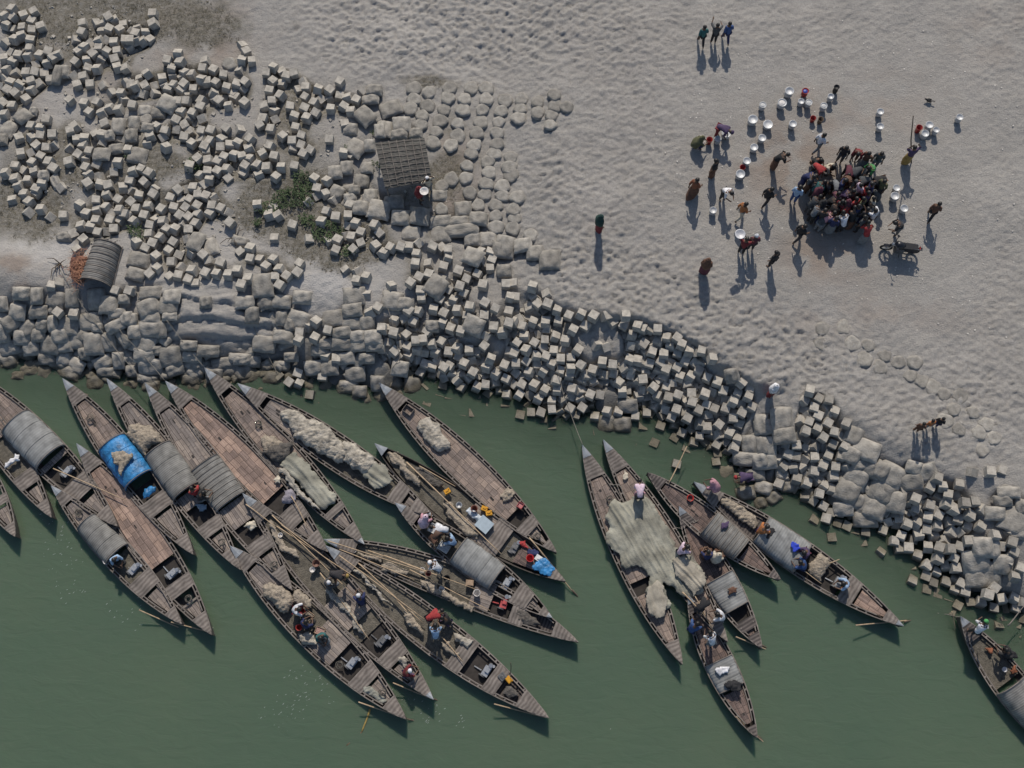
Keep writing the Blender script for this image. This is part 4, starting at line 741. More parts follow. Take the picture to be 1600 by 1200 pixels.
def boat(key,bow,stern,beam,label,segs,bend=0,tone=0,capt=.055,capmat=None,tail=None,zb=.0,rail=True):
    A=P(bow[0],bow[1],.85); B=P(stern[0],stern[1],.8); L=(B-A).length; mid=(A+B)/2; mid.z=zb
    ang=math.atan2(B.y-A.y,B.x-A.x); b=beam/34.6/2; bd=bend/34.6
    T=thing('wooden_boat',label,'boat',mid,ang,'long wooden fishing boats moored along the shore')
    o=Boat(); o.T=T;o.L=L;o.b=b
    hb=lambda t:b*max(0,1-abs(2*t-1)**2.15)**.92
    off=lambda t:bd*4*t*(1-t)
    gz=lambda t:.38+.30*abs(2*t-1)**3
    X_=lambda t:(t-.5)*L
    o.hb,o.off,o.gz,o.X=hb,off,gz,X_
    n=40; V=[];Fc=[]
    for i in range(n+1):
        t=i/n; h=hb(t)+.012; g=gz(t); c=off(t); i2=max(h-.035,.004); f=min(1,h/.25)
        lift=.30*abs(2*t-1)**4
        prof=[(-h,g),(-h*.93,g*.55),(-h*.68,-.10+lift),(0,-.24+lift),(h*.68,-.10+lift),(h*.93,g*.55),(h,g),(i2,g),(i2*.9,g*.5),(i2*.62,-.03+lift+.02),(0,-.12+lift+.02),(-i2*.62,-.03+lift+.02),(-i2*.9,g*.5),(-i2,g)]
        V+=[(X_(t),c+a,z) for a,z in prof]
    m=14
    for i in range(n):
        for k in range(m): Fc.append((i*m+k,i*m+(k+1)%m,(i+1)*m+(k+1)%m,(i+1)*m+k))
    Fc.append(tuple(range(m))[::-1]); Fc.append(tuple(n*m+k for k in range(m)))
    mb=MB(); mb.v=V;mb.f=Fc;mb.m=[0]*len(Fc); mb.build('hull',hullm,T)
    if rail:
        for s in(-1,1):
            r_=MB()
            for inn in(0,1):
                pts=[]
                for i in range(33):
                    t=.015+.97*i/32
                    if inn and not(.1<t<.9): continue
                    d=max(hb(t)-(.125 if inn else 0),.01); pts.append((X_(t),off(t)+s*d,gz(t)+.012+.01*inn))
                w=.022
                for a,b2 in zip(pts[:-1],pts[1:]):
                    a=Vector(a);b2=Vector(b2);dv=b2-a; c=(a+b2)/2
                    r_.box(c,(dv.length*1.02,.045,.04),math.atan2(dv.y,dv.x))
            k=.12
            while k<.88:
                d=hb(k)-.062; r_.box((X_(k),off(k)+s*d,gz(k)+.005),(.07,.11,.035)); k+=.42/L
            r_.build('gunwale',railm,T)
    def sheet(nm,t0,t1,inset,dz,mat,th=.03,tp=0):
        V=[];Fc=[];k=max(2,int((t1-t0)*26)); 
        for i in range(k+1):
            t=t0+(t1-t0)*i/k; w=max(hb(t)-inset,.012); z=gz(t)+dz
            for y in(-w,0,w):
                V.append((X_(t),off(t)+y,z+(.02 if y==0 else 0)))
            for y in(w,-w): V.append((X_(t),off(t)+y,z-th))
        for i in range(k):
            for q in range(5): Fc.append((i*5+q,(i+1)*5+q,(i+1)*5+(q+1)%5,i*5+(q+1)%5))
        Fc.append((0,1,2,3,4)); Fc.append(tuple(k*5+q for q in range(5))[::-1])
        mb=MB(); mb.v=V;mb.f=Fc;mb.m=[0]*len(Fc); return mb.build(nm,mat,T)
    o.sheet=sheet; cm=crossd if tone==2 else crossm
    e0,e1=.13,.90
    dzd=-.003
    for sg in segs:
        if sg[0]=='bow': e0=sg[1]
        if sg[0]=='stern': e1=sg[1]
    sheet('bow_deck',capt*.9,e0,.0,.035,cm); sheet('stern_deck',e1,.985,.0,.035,cm)
    if capt: sheet('prow_cap',.0,capt,-.006,.052,capmat or capm,.06)
    sheet('stern_cap',.972,1,-.006,.052,capm if key in('b15','b12','b8','b9','b20') else cm,.05)
    for sg in segs:
        k=sg[0]
        if k in('bow','stern'): continue
        t0,t1=sg[1],sg[2]
        if k=='deck':
            dk=sheet('deck',t0,t1,.165,-.03,dkm[sg[3] if len(sg)>3 else tone]); rr=random.Random(key+str(t0)); hm=MB()
            for _ in range(rr.randint(1,3) if t1-t0>.2 else 0):
                t=rr.uniform(t0+.05,t1-.05); y=rr.uniform(-.5,.5)*max(hb(t)-.3,0); hm.box((X_(t),off(t)+y,gz(t)+dzd),(rr.uniform(.1,.22),rr.uniform(.05,.10),.012),rr.uniform(-.1,.1))
            if hm.v: hm.build('dark_hatch_patch',insidem,dk)  # flush dark boxes imitate the darkness inside open hatch holes
        elif k=='thwart': sheet('thwart',t0,t1,.03,.045,cm)
        elif k=='aft': sheet('aft_deck',t0,t1,.18,-.10,dkm[1 if tone!=2 else 2])
        elif k=='floor': sheet('floor',t0,t1,.14,-.26 if t1-t0<.13 else -.16,(insidem if t1-t0<.13 else floorm) if len(sg)<4 else sg[3])
        elif k=='beam':
            t=(t0+t1)/2; MB().box((X_(t),off(t),gz(t)-.02),(.09,2*hb(t)-.1,.05)).build('cross_beam',railm,T)
        elif k=='engine':
            t=t0; x=X_(t); y=off(t)+(.05); z=gz(t)-.16; em=sg[3] if len(sg)>3 else metal
            e=MB().box((x,y,z),(.30,.46,.26),.08).box((x+.02,y+.06,z+.16),(.18,.22,.1),.1).tube([(x-.2,y-.1,z),(x-.55,y-.14,z-.05)],.03)
            E=e.build('engine',em,T)
            Q=Matrix.Rotation(math.pi/2,4,'X')
            MB().lathe((x-.05,y-.27,z),[(.0,-.03),(.17,-.03),(.17,.03),(.0,.03)],16,M=Q).build('flywheel',metal,E)
            MB().lathe((x+.02,y+.30,z+.14),[(0,-.1),(.09,-.1),(.1,0),(.09,.1),(0,.1)],12,M=Matrix.Rotation(.2,4,'X')).lathe((x+.14,y+.34,z+.12),[(0,-.07),(.065,-.07),(.07,0),(.065,.07),(0,.07)],12).build('fuel_tank',lightmetal,E)
        elif k=='roof':
            kind=sg[3]; hgt=sg[4] if len(sg)>4 else .62; mt={'mat':matm,'tin':tinm,'blue':bluem,'dark':matm}[kind]
            n1=14; n2=12; V=[];Fc=[]
            for lay in(0,1):
                for i in range(n1+1):
                    t=t0+(t1-t0)*i/n1; w=max(hb(t)-.03,.1)-lay*.03
                    for j in range(n2+1):
                        a=math.pi*j/n2; cz=math.sin(a)**.85 if 0<j<n2 else 0
                        V.append((X_(t),off(t)-w*math.cos(a)*(1-.02*math.sin(i*2.1)),gz(t)+.02+(hgt-lay*.03)*cz*(1+.02*math.sin(i*1.7+j))))
            m1=n2+1; N1=(n1+1)*m1
            for i in range(n1):
                for j in range(n2):
                    a=i*m1+j; Fc.append((a,a+1,a+m1+1,a+m1)); a+=N1; Fc.append((a,a+m1,a+m1+1,a+1))
            for i in(0,n1):
                for j in range(n2): a=i*m1+j; Fc.append((a,a+1,N1+a+1,N1+a))
            mb=MB(); mb.v=V;mb.f=Fc;mb.m=[0]*len(Fc); RF=mb.build('roof',mt,T,True)
            # hoops at both mouths, and battens
            for t in(t0+.004,t1-.004):
                w=hb(t)-.03; MB().tube([(X_(t),off(t)-w*math.cos(math.pi*j/12),gz(t)+.03+(hgt+.012)*(math.sin(math.pi*j/12)**.85 if 0<j<12 else 0)) for j in range(13)],.022).build('hoop',railm,RF)
            if kind=='mat' and len(sg)>5:
                for q in range(1,9):
                    t=t0+(t1-t0)*q/9; w=hb(t)-.03
                    MB().tube([(X_(t),off(t)-w*math.cos(math.pi*j/12),gz(t)+.035+hgt*(math.sin(math.pi*j/12)**.85 if 0<j<12 else 0)) for j in range(13)],.013,4).build('batten',railm,RF)
            else:
                for q in(.33,.66):
                    t=t0+(t1-t0)*q; w=hb(t)-.03
                    MB().tube([(X_(t),off(t)-w*math.cos(math.pi*j/12),gz(t)+.03+hgt*(math.sin(math.pi*j/12)**.85 if 0<j<12 else 0)) for j in range(13)],.010,4).build('batten',mt,RF)
    if tail:
        (x0,y0),(x1,y1)=tail; a=P(x0,y0,.55); c=P(x1,y1,-.12); Mi=(Matrix.Translation(mid)@Matrix.Rotation(ang,4,'Z')).inverted()
        d=(a-c).normalized(); bl=c+d*.9
        RD=MB().tube([Mi@a,Mi@c],[.028,.022],6).build('steering_oar',bamboo,T)
    BO[key]=o; return o
def bz(key,t,dy=0,dz=.02):
    o=BO[key]; q=o.T.matrix_world if False else (Matrix.Translation(o.T.location)@Matrix.Rotation(o.T.rotation_euler.z,4,'Z'))
    return q@Vector((o.X(t),o.off(t)+dy,o.gz(t)+dz))
W_=[('well',.62,.7)]
boat('far',(-96,640),(22,838),44,'weathered boat of which only the stern shows at the far left edge',[('deck',.14,.6),('thwart',.7,.76),('aft',.77,.9)],tone=1)
boat('b0',(-92,560),(79,808),46,'dark open boat at the left edge carrying a white bundle',[('deck',.14,.5,0),('floor',.5,.72),('thwart',.72,.80),('aft',.81,.92)],tone=1)
boat('b1',(-70,566),(182,822),60,'grey-roofed boat entering from the left edge',[('deck',.13,.37,0),('roof',.36,.585,'tin',.52),('deck',.585,.61,1),('floor',.61,.72),('engine',.67,.67,lightmetal),('thwart',.72,.80),('aft',.82,.92)])
boat('b2',(96,590),(301,866),54,'boat with a bright blue tarpaulin roof',[('deck',.135,.37),('roof',.37,.585,'blue',.55),('floor',.6,.68),('thwart',.68,.755),('aft',.765,.9)])
boat('b3',(78,758),(283,975),46,'small grey-roofed boat with a person in pale blue, outermost at lower left',[('bow',.12),('deck',.13,.27,1),('roof',.26,.50,'mat',.42),('floor',.5,.66),('engine',.61,.61,lightmetal),('thwart',.66,.755),('aft',.765,.9),('stern',.9)],tone=1,tail=((217,953),(290,985)))
boat('b5',(165,590),(375,890),52,'boat with a beige net heap and grey arched roof',[('deck',.135,.36,1),('roof',.375,.60,'mat',.46),('deck',.60,.665,1),('floor',.665,.75),('thwart',.75,.81),('aft',.82,.91)],tone=1)
boat('b4',(118,692),(330,992),58,'long boat fully decked in brown panels at the lower left',[('deck',.135,.625,3),('floor',.625,.72),('engine',.69,.69,lightmetal),('thwart',.725,.785),('beam',.83,.84),('aft',.84,.9)],tail=((267,972),(345,992)))
boat('b6',(225,597),(456,922),56,'boat with a low lattice mat roof amidships',[('deck',.135,.40,1),('roof',.395,.585,'mat',.3,1),('deck',.585,.68,1),('floor',.68,.76),('thwart',.76,.82),('aft',.83,.91)],tone=1)
boat('b7',(257,594),(512,862),58,'boat fully decked in warm orange-brown panels',[('deck',.135,.665,3),('floor',.665,.75),('thwart',.75,.83),('aft',.84,.9)])
boat('b8',(318,573),(569,850),54,'boat with a red-tipped prow and folded grey nets aft',[('deck',.15,.60),('thwart',.8,.83),('aft',.83,.92)],capmat=capm)
boat('b9',(370,598),(676,806),56,'boat loaded from end to end with pale white nets',[('deck',.15,.4,1),('floor',.4,.8),('thwart',.80,.86),('aft',.87,.93)])
boat('b10',(592,597),(870,863),58,'long boat with brown deck panels and a small square box near the prow',[('deck',.145,.765,0),('floor',.765,.82),('thwart',.82,.87),('aft',.87,.94),('stern',.94)])
boat('b11',(585,692),(884,908),62,'dark open boat crammed with colourful gear and a blue-covered stern',[('bow',.05),('floor',.06,.80),('deck',.50,.62,1),('thwart',.62,.70),('floor',.70,.76),('engine',.745,.745,metal),('deck',.77,.93,2),('stern',.93)],bend=-6,tone=1,rail=False)
boat('b12',(617,785),(863,965),50,'roofed boat whose crew sort fish in white ice trays',[('bow',.14),('floor',.15,.40),('roof',.405,.655,'tin',.42),('floor',.655,.77),('engine',.71,.71,lightmetal),('thwart',.77,.86),('aft',.86,.93),('stern',.93)],tone=1)
boat('b13',(505,842),(904,1003),56,'long net boat with bamboo poles and a red engine',[('bow',.12),('floor',.12,.60),('deck',.58,.655,1),('floor',.655,.73),('engine',.70,.70,redmetal),('thwart',.735,.79),('floor',.79,.9,crossd)],bend=14,tone=1,tail=None)
boat('b14',(508,852),(858,1122),60,'long net boat with three crew amidships',[('bow',.13),('floor',.13,.62),('thwart',.60,.655),('floor',.655,.75),('engine',.73,.73,lightmetal),('thwart',.75,.80),('floor',.80,.88,crossd),('stern',.88)],bend=-4,tone=1,tail=((772,1100),(868,1125)))
boat('b15',(378,770),(677,1093),62,'long net boat with bamboo poles and a basin in its middle',[('bow',.12),('floor',.12,.68),('deck',.50,.62,1),('floor',.68,.76),('engine',.73,.73,metal),('thwart',.765,.82),('aft',.83,.9)],tone=1,tail=((614,1067),(690,1098)))
boat('b16',(358,852),(634,1124),60,'long boat heaped with brown nets, outermost of the middle cluster',[('bow',.12),('deck',.13,.30,1),('floor',.3,.5),('deck',.5,.63,1),('floor',.63,.73),('engine',.69,.69,lightmetal),('thwart',.735,.80),('aft',.81,.9)],tone=1,tail=((560,1097),(650,1128)))
boat('b17',(910,694),(1067,1038),54,'left boat of the pair sharing one big net',[('bow',.15),('deck',.155,.62,0),('floor',.62,.68),('deck',.68,.90,0)])
boat('b18',(943,686),(1138,1003),52,'right boat of the pair sharing one big net',[('bow',.15),('deck',.155,.90,0)])
boat('b21',(1062,790),(1192,1013),50,'small dark boat with a flat grey roof and two seated people',[('bow',.13),('deck',.14,.5,2),('roof',.50,.72,'tin',.28),('floor',.72,.8),('thwart',.8,.87),('aft',.87,.93)],tone=2,tail=((1150,995),(1205,1018)),zb=-.05)
boat('b19',(1012,738),(1220,906),48,'dark brown boat with a ribbed mat roof near the blocks',[('bow',.12),('deck',.13,.5,2),('roof',.47,.72,'mat',.42,1),('deck',.74,.93,2),('stern',.93)],tone=2,capt=0,zb=.12)
boat('b20',(1085,752),(1413,978),56,'long boat with a blue cloth on its grey roof',[('bow',.13),('floor',.135,.33,crossd),('roof',.33,.535,'tin',.44),('floor',.535,.60),('floor',.60,.72),('engine',.705,.705,lightmetal),('thwart',.73,.79),('deck',.80,.92,3),('stern',.92)],tone=1,tail=((1337,977),(1432,968)))
boat('b22',(1076,930),(1184,1153),46,'dark boat pointing down the picture with a flat canvas roof',[('bow',.12),('deck',.13,.46,2),('roof',.46,.66,'tin',.26),('deck',.68,.9,2),('stern',.92)],tone=2,tail=((1150,1120),(1200,1166)))
boat('b23',(1503,963),(1688,1200),56,'dark roofed boat leaving the frame at the lower right',[('bow',.15),('floor',.155,.44),('roof',.45,.8,'mat',.6)],tone=2)
# ------------------------------------------------------------------ nets, cloths, heaps laid as sheets with folds
netw=simple('cream nylon net',(.34,.31,.262),.95,.5,4,bump=1,bscale=14)
netg=simple('grey green net',(.25,.25,.215),.95,.4,4,bump=1,bscale=12)
netb=simple('brownish net',(.30,.255,.20),.95,.35,9,bump=1,bscale=14)
netf=simple('folded grey green net',(.27,.262,.215),.95,.5,1.3,bump=.6,bscale=26)
nett=simple('folded tan net',(.33,.30,.245),.95,.4,1.8,bump=.6,bscale=26)
netd=simple('dark net',(.10,.09,.08),.95,.35,9,bump=1,bscale=14)
def heap(name,label,cat,poly,zb,hgt,mat,cell=.042,fold=.06,fa=None,fs=14,group=None,seed=1,lump=.35,parent=None,soft=.15):
    w=np.array([(P(u,v,zb).x,P(u,v,zb).y) for u,v in poly]); n=len(w)
    c=w.mean(0); x0,y0=w.min(0)-.05; x1,y1=w.max(0)+.05
    xs=np.arange(x0,x1+cell,cell); ys=np.arange(y0,y1+cell,cell); XX,YY=np.meshgrid(xs,ys)
    jx=XX+.3*(fbm(XX*3.3,YY*3.3,seed+90,3)-.5); jy=YY+.3*(fbm(XX*3.3,YY*3.3,seed+97,3)-.5)
    ins=np.zeros(XX.shape,bool); dd=np.full(XX.shape,1e9)
    for i in range(n):
        ax,ay=w[i]; bx,by=w[(i+1)%n]
        cnd=((ay>jy)!=(by>jy))&(jx<(bx-ax)*(jy-ay)/(by-ay+1e-12)+ax); ins^=cnd
        t=np.clip(((jx-ax)*(bx-ax)+(jy-ay)*(by-ay))/((bx-ax)**2+(by-ay)**2+1e-9),0,1); dd=np.minimum(dd,np.hypot(jx-ax-t*(bx-ax),jy-ay-t*(by-ay)))
    Z=hgt*.75*(1-np.exp(-dd/soft))*(1-lump+2*lump*fbm(XX*2.2,YY*2.2,seed,3))
    if fa is not None:
        a=R(fa); s=-XX*math.sin(a)+YY*math.cos(a); al=XX*math.cos(a)+YY*math.sin(a)
        fr=fbm(s*fs*.5+.8*fbm(al*1.3,s*2,seed+5,2),al*.8,seed+3,2); Z=Z+fold*2.4*(np.abs(2*fr-1)-.3)*np.clip(dd/.1,0,1)
    else:
        fr=fbm(XX*fs*.45,YY*fs*.45,seed+3,3); Z=Z+fold*2*(np.abs(2*fr-1)-.25)*np.clip(dd/.06,0,1)
    q=ins[:-1,:-1]&ins[1:,:-1]&ins[:-1,1:]&ins[1:,1:]
    ny_,nx_=XX.shape; idx=-np.ones(XX.shape,int); Fq=np.argwhere(q); V=[]; 
    need=np.zeros(XX.shape,bool)
    for j,i in Fq: need[j:j+2,i:i+2]=True
    k=np.argwhere(need)
    if len(k)<4: return None
    for m_,(j,i) in enumerate(k): idx[j,i]=m_
    cnt=len(k); top=[(XX[j,i]-c[0],YY[j,i]-c[1],max(Z[j,i],.01)) for j,i in k]; bot=[(x,y,-.04) for x,y,z in top]
    Fc=[]; E={}
    for j,i in Fq:
        f=(idx[j,i],idx[j,i+1],idx[j+1,i+1],idx[j+1,i]); Fc.append(f); Fc.append(tuple(cnt+a for a in f[::-1]))
        for a,b in zip(f,f[1:]+f[:1]): E[(a,b)]=1
    for a,b in list(E):
        if (b,a) not in E: Fc.append((a,cnt+a,cnt+b,b))
    mb=MB(); mb.v=top+bot; mb.f=Fc; mb.m=[0]*len(Fc)
    o=mb.build(name,mat,parent,True,(c[0],c[1],zb)); 
    if cat: tag(o,label,cat,group)
    return o
NG='fishing nets heaped on the boats'
def ell(cx,cy,a,b,rot,n=14,seed=0):
    r=random.Random(seed+int(cx*7+cy)); 
    return [(cx+math.cos(R(rot))*a*k*math.cos(t)-math.sin(R(rot))*b*k*math.sin(t),cy+math.sin(R(rot))*a*k*math.cos(t)+math.cos(R(rot))*b*k*math.sin(t)) for t,k in [(2*math.pi*i/n,r.uniform(.82,1.12)) for i in range(n)]]
heap('fishing_net','beige net heap in front of a grey arched roof','net',[(197,680),(200,665),(218,661),(236,666),(250,678),(258,692),(240,695),(232,702),(228,716),(216,702),(205,692)],.52,.38,netb,group=NG,seed=2)
heap('fishing_net','tangled pale net lying on the blue tarpaulin roof','net',[(175,716),(172,708),(190,705),(206,708),(210,714),(202,722),(196,732),(188,745),(184,742),(188,728),(178,724)],1.05,.14,netb,group=NG,seed=3,soft=.08)
heap('fishing_net','cream net heap at the prow end of the white-net boat','net',[(435,648),(445,640),(462,642),(478,652),(500,656),(516,668),(512,680),(490,690),(470,682),(456,675),(450,662),(440,660)],.50,.32,netw,group=NG,seed=4)
heap('fishing_net','cream net heap in the middle of the white-net boat','net',[(458,672),(480,668),(512,664),(535,690),(548,704),(542,718),(530,724),(512,716),(495,708),(476,696),(460,684)],.52,.42,netw,group=NG,seed=5)
heap('fishing_net','pale net heap aft of the middle in the white-net boat','net',[(530,690),(545,688),(566,700),(585,716),(592,728),(580,738),(565,742),(550,732),(536,722)],.52,.36,netw,group=NG,seed=6)
heap('fishing_net','thin green-white sheet net over the stern half of the white-net boat','net',[(572,722),(588,718),(604,732),(614,748),(610,756),(600,764),(588,766),(578,754),(566,742)],.55,.12,netf,fa=-40,group=NG,seed=7)
heap('fishing_net','curled brown net beside grey bundle on the red-tipped boat','net',[(405,690),(414,678),(428,680),(440,690),(436,702),(424,706),(412,704)],.48,.25,netb,group=NG,seed=8)
heap('fishing_net','dark grey tangled net heap on the red-tipped boat','net',[(408,704),(420,698),(440,692),(455,690),(458,700),(450,712),(440,724),(424,722),(414,712)],.50,.36,netd,group=NG,seed=9)
heap('fishing_net','long folded grey net laid aft on the red-tipped boat','net',[(445,712),(458,704),(474,714),(500,745),(526,776),(527,784),(512,796),(500,796),(476,768),(452,742),(436,728)],.50,.26,netf,fa=-48,fold=.05,group=NG,seed=10,lump=.15)
heap('fishing_net','cream strip of net along the left side of the red-tipped boat','net',[(436,728),(446,732),(470,764),(505,797),(498,799),(470,778),(448,756),(436,738)],.60,.20,netw,fa=-48,group=NG,seed=11,lump=.15)
heap('fishing_net','cream net heap in the long planked boat beside the blocks','net',[(648,668),(660,654),(672,652),(688,664),(692,676),(706,692),(704,700),(690,706),(680,706),(668,692),(656,680)],.46,.30,netw,group=NG,seed=12)
heap('fishing_net','small grey net bundle in the engine well of the planked boat by the blocks','net',[(780,774),(790,762),(800,764),(806,774),(798,784),(786,784)],.46,.2,netb,group=NG,seed=13)
BIGN=[(950,790),(962,776),(976,786),(990,778),(1008,774),(1022,788),(1032,806),(1046,830),(1058,856),(1078,868),(1098,888),(1104,906),(1098,926),(1082,936),(1066,932),(1052,916),(1040,912),(1042,930),(1046,946),(1040,960),(1026,966),(1014,962),(1008,940),(1010,926),(1014,900),(996,884),(978,892),(970,882),(972,868),(960,862),(948,848),(946,834),(952,824),(944,808)]
heap('fishing_net','huge grey-green net spread across two neighbouring boats','net',BIGN,.55,.20,netf,cell=.036,fold=.05,fa=-62,fs=15,group=NG,seed=14,lump=.25)
heap('fishing_net','cream end of the shared net, gathered on the right boat','net',[(1048,872),(1066,866),(1088,880),(1102,896),(1104,910),(1096,926),(1082,930),(1070,914),(1056,900)],.80,.14,nett,fold=.045,cell=.036,fs=13,fa=-50,group=NG,seed=15)
heap('fishing_net','beige tongue of the shared net hanging over the left boat','net',[(1012,918),(1030,908),(1040,916),(1044,942),(1040,962),(1024,966),(1012,958),(1008,938)],.72,.10,nett,fold=.045,cell=.036,fs=13,fa=-80,group=NG,seed=16)
heap('fishing_net','beige coils of net in the bow of the boat with the blue cloth','net',[(1120,776),(1134,776),(1150,786),(1166,794),(1180,804),(1186,818),(1178,828),(1160,816),(1140,800),(1126,790)],.42,.22,netb,fold=.07,group=NG,seed=17)
heap('fishing_net','round beige net heap behind the crew of the boat with the blue cloth','net',[(1268,876),(1282,864),(1296,870),(1298,884),(1288,896),(1282,908),(1270,902),(1260,892)],.44,.32,netb,fold=.06,group=NG,seed=18)
heap('fishing_net','brown and grey net heap in the outermost boat of the middle cluster','net',[(408,916),(420,908),(440,914),(456,926),(462,940),(452,956),(440,958),(426,944),(412,930)],.50,.36,netb,fold=.06,group=NG,seed=19)
heap('fishing_net','khaki canvas and net draped beside the red-shirted sorter','net',[(458,922),(470,920),(486,936),(488,948),(478,954),(464,944),(456,934)],.58,.3,netb,fa=-50,group=NG,seed=20)
heap('fishing_net','white net heap right below the two sorters','net',[(466,992),(480,986),(494,996),(496,1006),(484,1010),(470,1004)],.48,.25,netw,group=NG,seed=21)
heap('fishing_net','long thin net along the middle of the basin-carrying net boat, prow end','net',[(418,812),(426,812),(436,838),(450,852),(466,862),(470,872),(456,870),(440,858),(428,842),(420,826)],.46,.22,netb,fa=-45,group=NG,seed=22)
heap('fishing_net','pale twisting net strand aft in the basin-carrying net boat','net',[(506,912),(516,918),(530,932),(544,944),(556,962),(562,980),(556,984),(546,968),(532,950),(518,936),(508,926)],.46,.2,netw,group=NG,seed=23)
heap('fishing_net','cream bundle near the engine of the basin-carrying net boat','net',[(557,975),(566,974),(572,984),(566,994),(558,990)],.46,.2,netw,group=NG,seed=24)
heap('fishing_net','narrow white net rope in the three-crew net boat, prow end','net',[(545,880),(556,888),(568,896),(584,914),(600,930),(614,944),(620,950),(608,944),(592,930),(576,916),(566,900),(548,892)],.46,.16,netw,group=NG,seed=25)
heap('fishing_net','cream net pile left of the red-shirted crewman','net',[(630,950),(642,954),(650,966),(662,978),(664,990),(652,988),(640,978),(632,966)],.46,.24,netb,group=NG,seed=26)
heap('fishing_net','cream rags and net behind the three crewmen','net',[(710,990),(722,992),(738,1002),(734,1012),(722,1008),(708,1000)],.5,.22,netw,group=NG,seed=27)
heap('fishing_net','tan net strand aft in the three-crew net boat','net',[(690,1002),(700,1004),(712,1016),(720,1024),(712,1028),(700,1020),(690,1012)],.46,.18,netb,group=NG,seed=28)
heap('fishing_net','grey-brown net pile on the stern deck of the three-crew boat','net',[(788,1072),(800,1068),(814,1082),(810,1090),(796,1094),(786,1084)],.44,.2,netd,group=NG,seed=29)
heap('fishing_net','cream net strands between the poles of the red-engine boat, prow end','net',[(560,862),(580,866),(598,872),(596,880),(574,876),(560,870)],.46,.16,netb,group=NG,seed=30)
heap('fishing_net','beige net sheet in the middle of the red-engine boat','net',[(592,880),(608,878),(630,888),(640,894),(634,900),(612,898),(596,892)],.46,.16,netb,fa=-12,group=NG,seed=31)
heap('fishing_net','cream net roll left of the engine of the red-engine boat','net',[(655,906),(672,908),(690,920),(712,934),(742,948),(738,958),(714,946),(690,934),(668,922),(654,914)],.46,.16,netb,group=NG,seed=32)
heap('fishing_net','dark net pile aft in the red-engine boat','net',[(802,946),(818,950),(838,964),(846,976),(832,982),(812,974),(800,960)],.40,.2,netd,group=NG,seed=33)
heap('fishing_net','tan net roll along the crammed colourful boat','net',[(607,704),(618,706),(632,722),(648,738),(660,752),(654,762),(640,752),(622,730),(608,716)],.46,.24,netb,fa=-42,group=NG,seed=34)
heap('fishing_net','khaki net sheet left of the pole in the colourful boat','net',[(690,784),(704,784),(722,804),(738,820),(752,836),(746,842),(730,840),(712,822),(696,804)],.46,.18,netb,fa=-45,group=NG,seed=35)
heap('fishing_net','blue-grey net heap between pole and side of the colourful boat','net',[(644,730),(660,728),(682,744),(696,756),(686,764),(668,754),(650,742)],.42,.18,netd,group=NG,seed=36)
heap('fishing_net','crumpled grey net at the stern of the outermost middle boat','net',[(566,1074),(580,1072),(600,1084),(608,1094),(600,1102),(584,1092),(570,1084)],.46,.16,netg,group=NG,seed=37)
heap('fishing_net','white net bundle aft in the boat of the crouching crew member','net',[(618,1024),(634,1022),(642,1036),(636,1044),(622,1036)],.46,.2,netw,group=NG,seed=38)
# tarps and cloths
def cloths(nm,lab,cat,poly,z,h,c,**k): return heap(nm,lab,cat,poly,z,h,cloth(c) if isinstance(c,str) else c,**k)
cloths('tarpaulin_bundle','bright blue bundle on the thwart of the blue-roofed boat','bundle',[(221,772),(226,762),(240,756),(248,760),(246,768),(236,774),(226,782)],.52,.22,bluem,fold=.04)
cloths('tarpaulin','blue plastic sheet covering the stern of the colourful boat','tarpaulin',[(830,884),(840,876),(850,872),(866,884),(868,892),(858,900),(842,894)],.62,.06,bluem,fold=.04)
cloths('cloth','royal blue garment drying on a grey boat roof','cloth',[(1234,851),(1239,846),(1248,847),(1247,854),(1249,858),(1243,862),(1239,860),(1240,855)],1.0,.05,simple('royal blue cloth',(.02,.05,.45),.8,.2),cell=.035)
cloths('cloth','dark purple garment drying on the ribbed mat roof of the dark boat','cloth',[(1124,822),(1130,818),(1142,815),(1143,821),(1134,824),(1126,826)],1.05,.05,'purple',cell=.035)
cloths('cloth','black garment draped over the prow end of the roof with blue cloth','cloth',[(1198,838),(1204,826),(1208,826),(1212,830),(1206,838),(1200,844)],.85,.06,'black',cell=.035)
cloths('cloth','red crumpled cloth near the stern of the colourful boat','cloth',[(809,846),(820,843),(826,852),(826,860),(818,858),(811,852)],.5,.12,'red',cell=.035)
cloths('cloth','dark crumpled clothes beside the red cloth in the colourful boat','cloth',[(822,858),(832,854),(842,860),(840,870),(828,870),(820,864)],.5,.14,'navy',cell=.04)
cloths('cloth','white bag on the thwart of the dark left-edge boat','bag',[(6,722),(18,716),(24,706),(32,712),(30,722),(18,728),(8,730)],.5,.2,'white')
cloths('cloth','mauve-grey sack over the engine well of the orange-brown decked boat','sack',[(438,778),(444,768),(456,764),(464,770),(462,782),(452,788),(442,786)],.5,.3,simple('mauve grey sackcloth',(.26,.24,.27),.9,.2,bump=.5))
cloths('cloth','small white rag heap at the end of the orange-brown deck','rag',[(428,748),(434,744),(441,750),(440,758),(431,758)],.5,.14,'cream')
cloths('cloth','grey rag over the engine of the lattice-roofed boat','rag',[(380,822),(390,814),(400,814),(400,824),(388,832)],.45,.2,'cream')
cloths('cloth','grey sheet spread in the engine well right of the red shirt','sheet',[(304,790),(314,784),(324,786),(326,794),(312,800)],.42,.06,simple('blue grey plastic sheet',(.20,.26,.31),.5,.2))
cloths('cloth','dark bundle on the flat canvas roof of the boat pointing down','bundle',[(1134,1064),(1146,1060),(1160,1068),(1160,1080),(1146,1084),(1132,1076)],.75,.12,'black')
cloths('cloth','white rags on the flat canvas roof of the boat pointing down','rag',[(1118,1048),(1130,1040),(1142,1040),(1138,1050),(1122,1054)],.75,.12,'white')
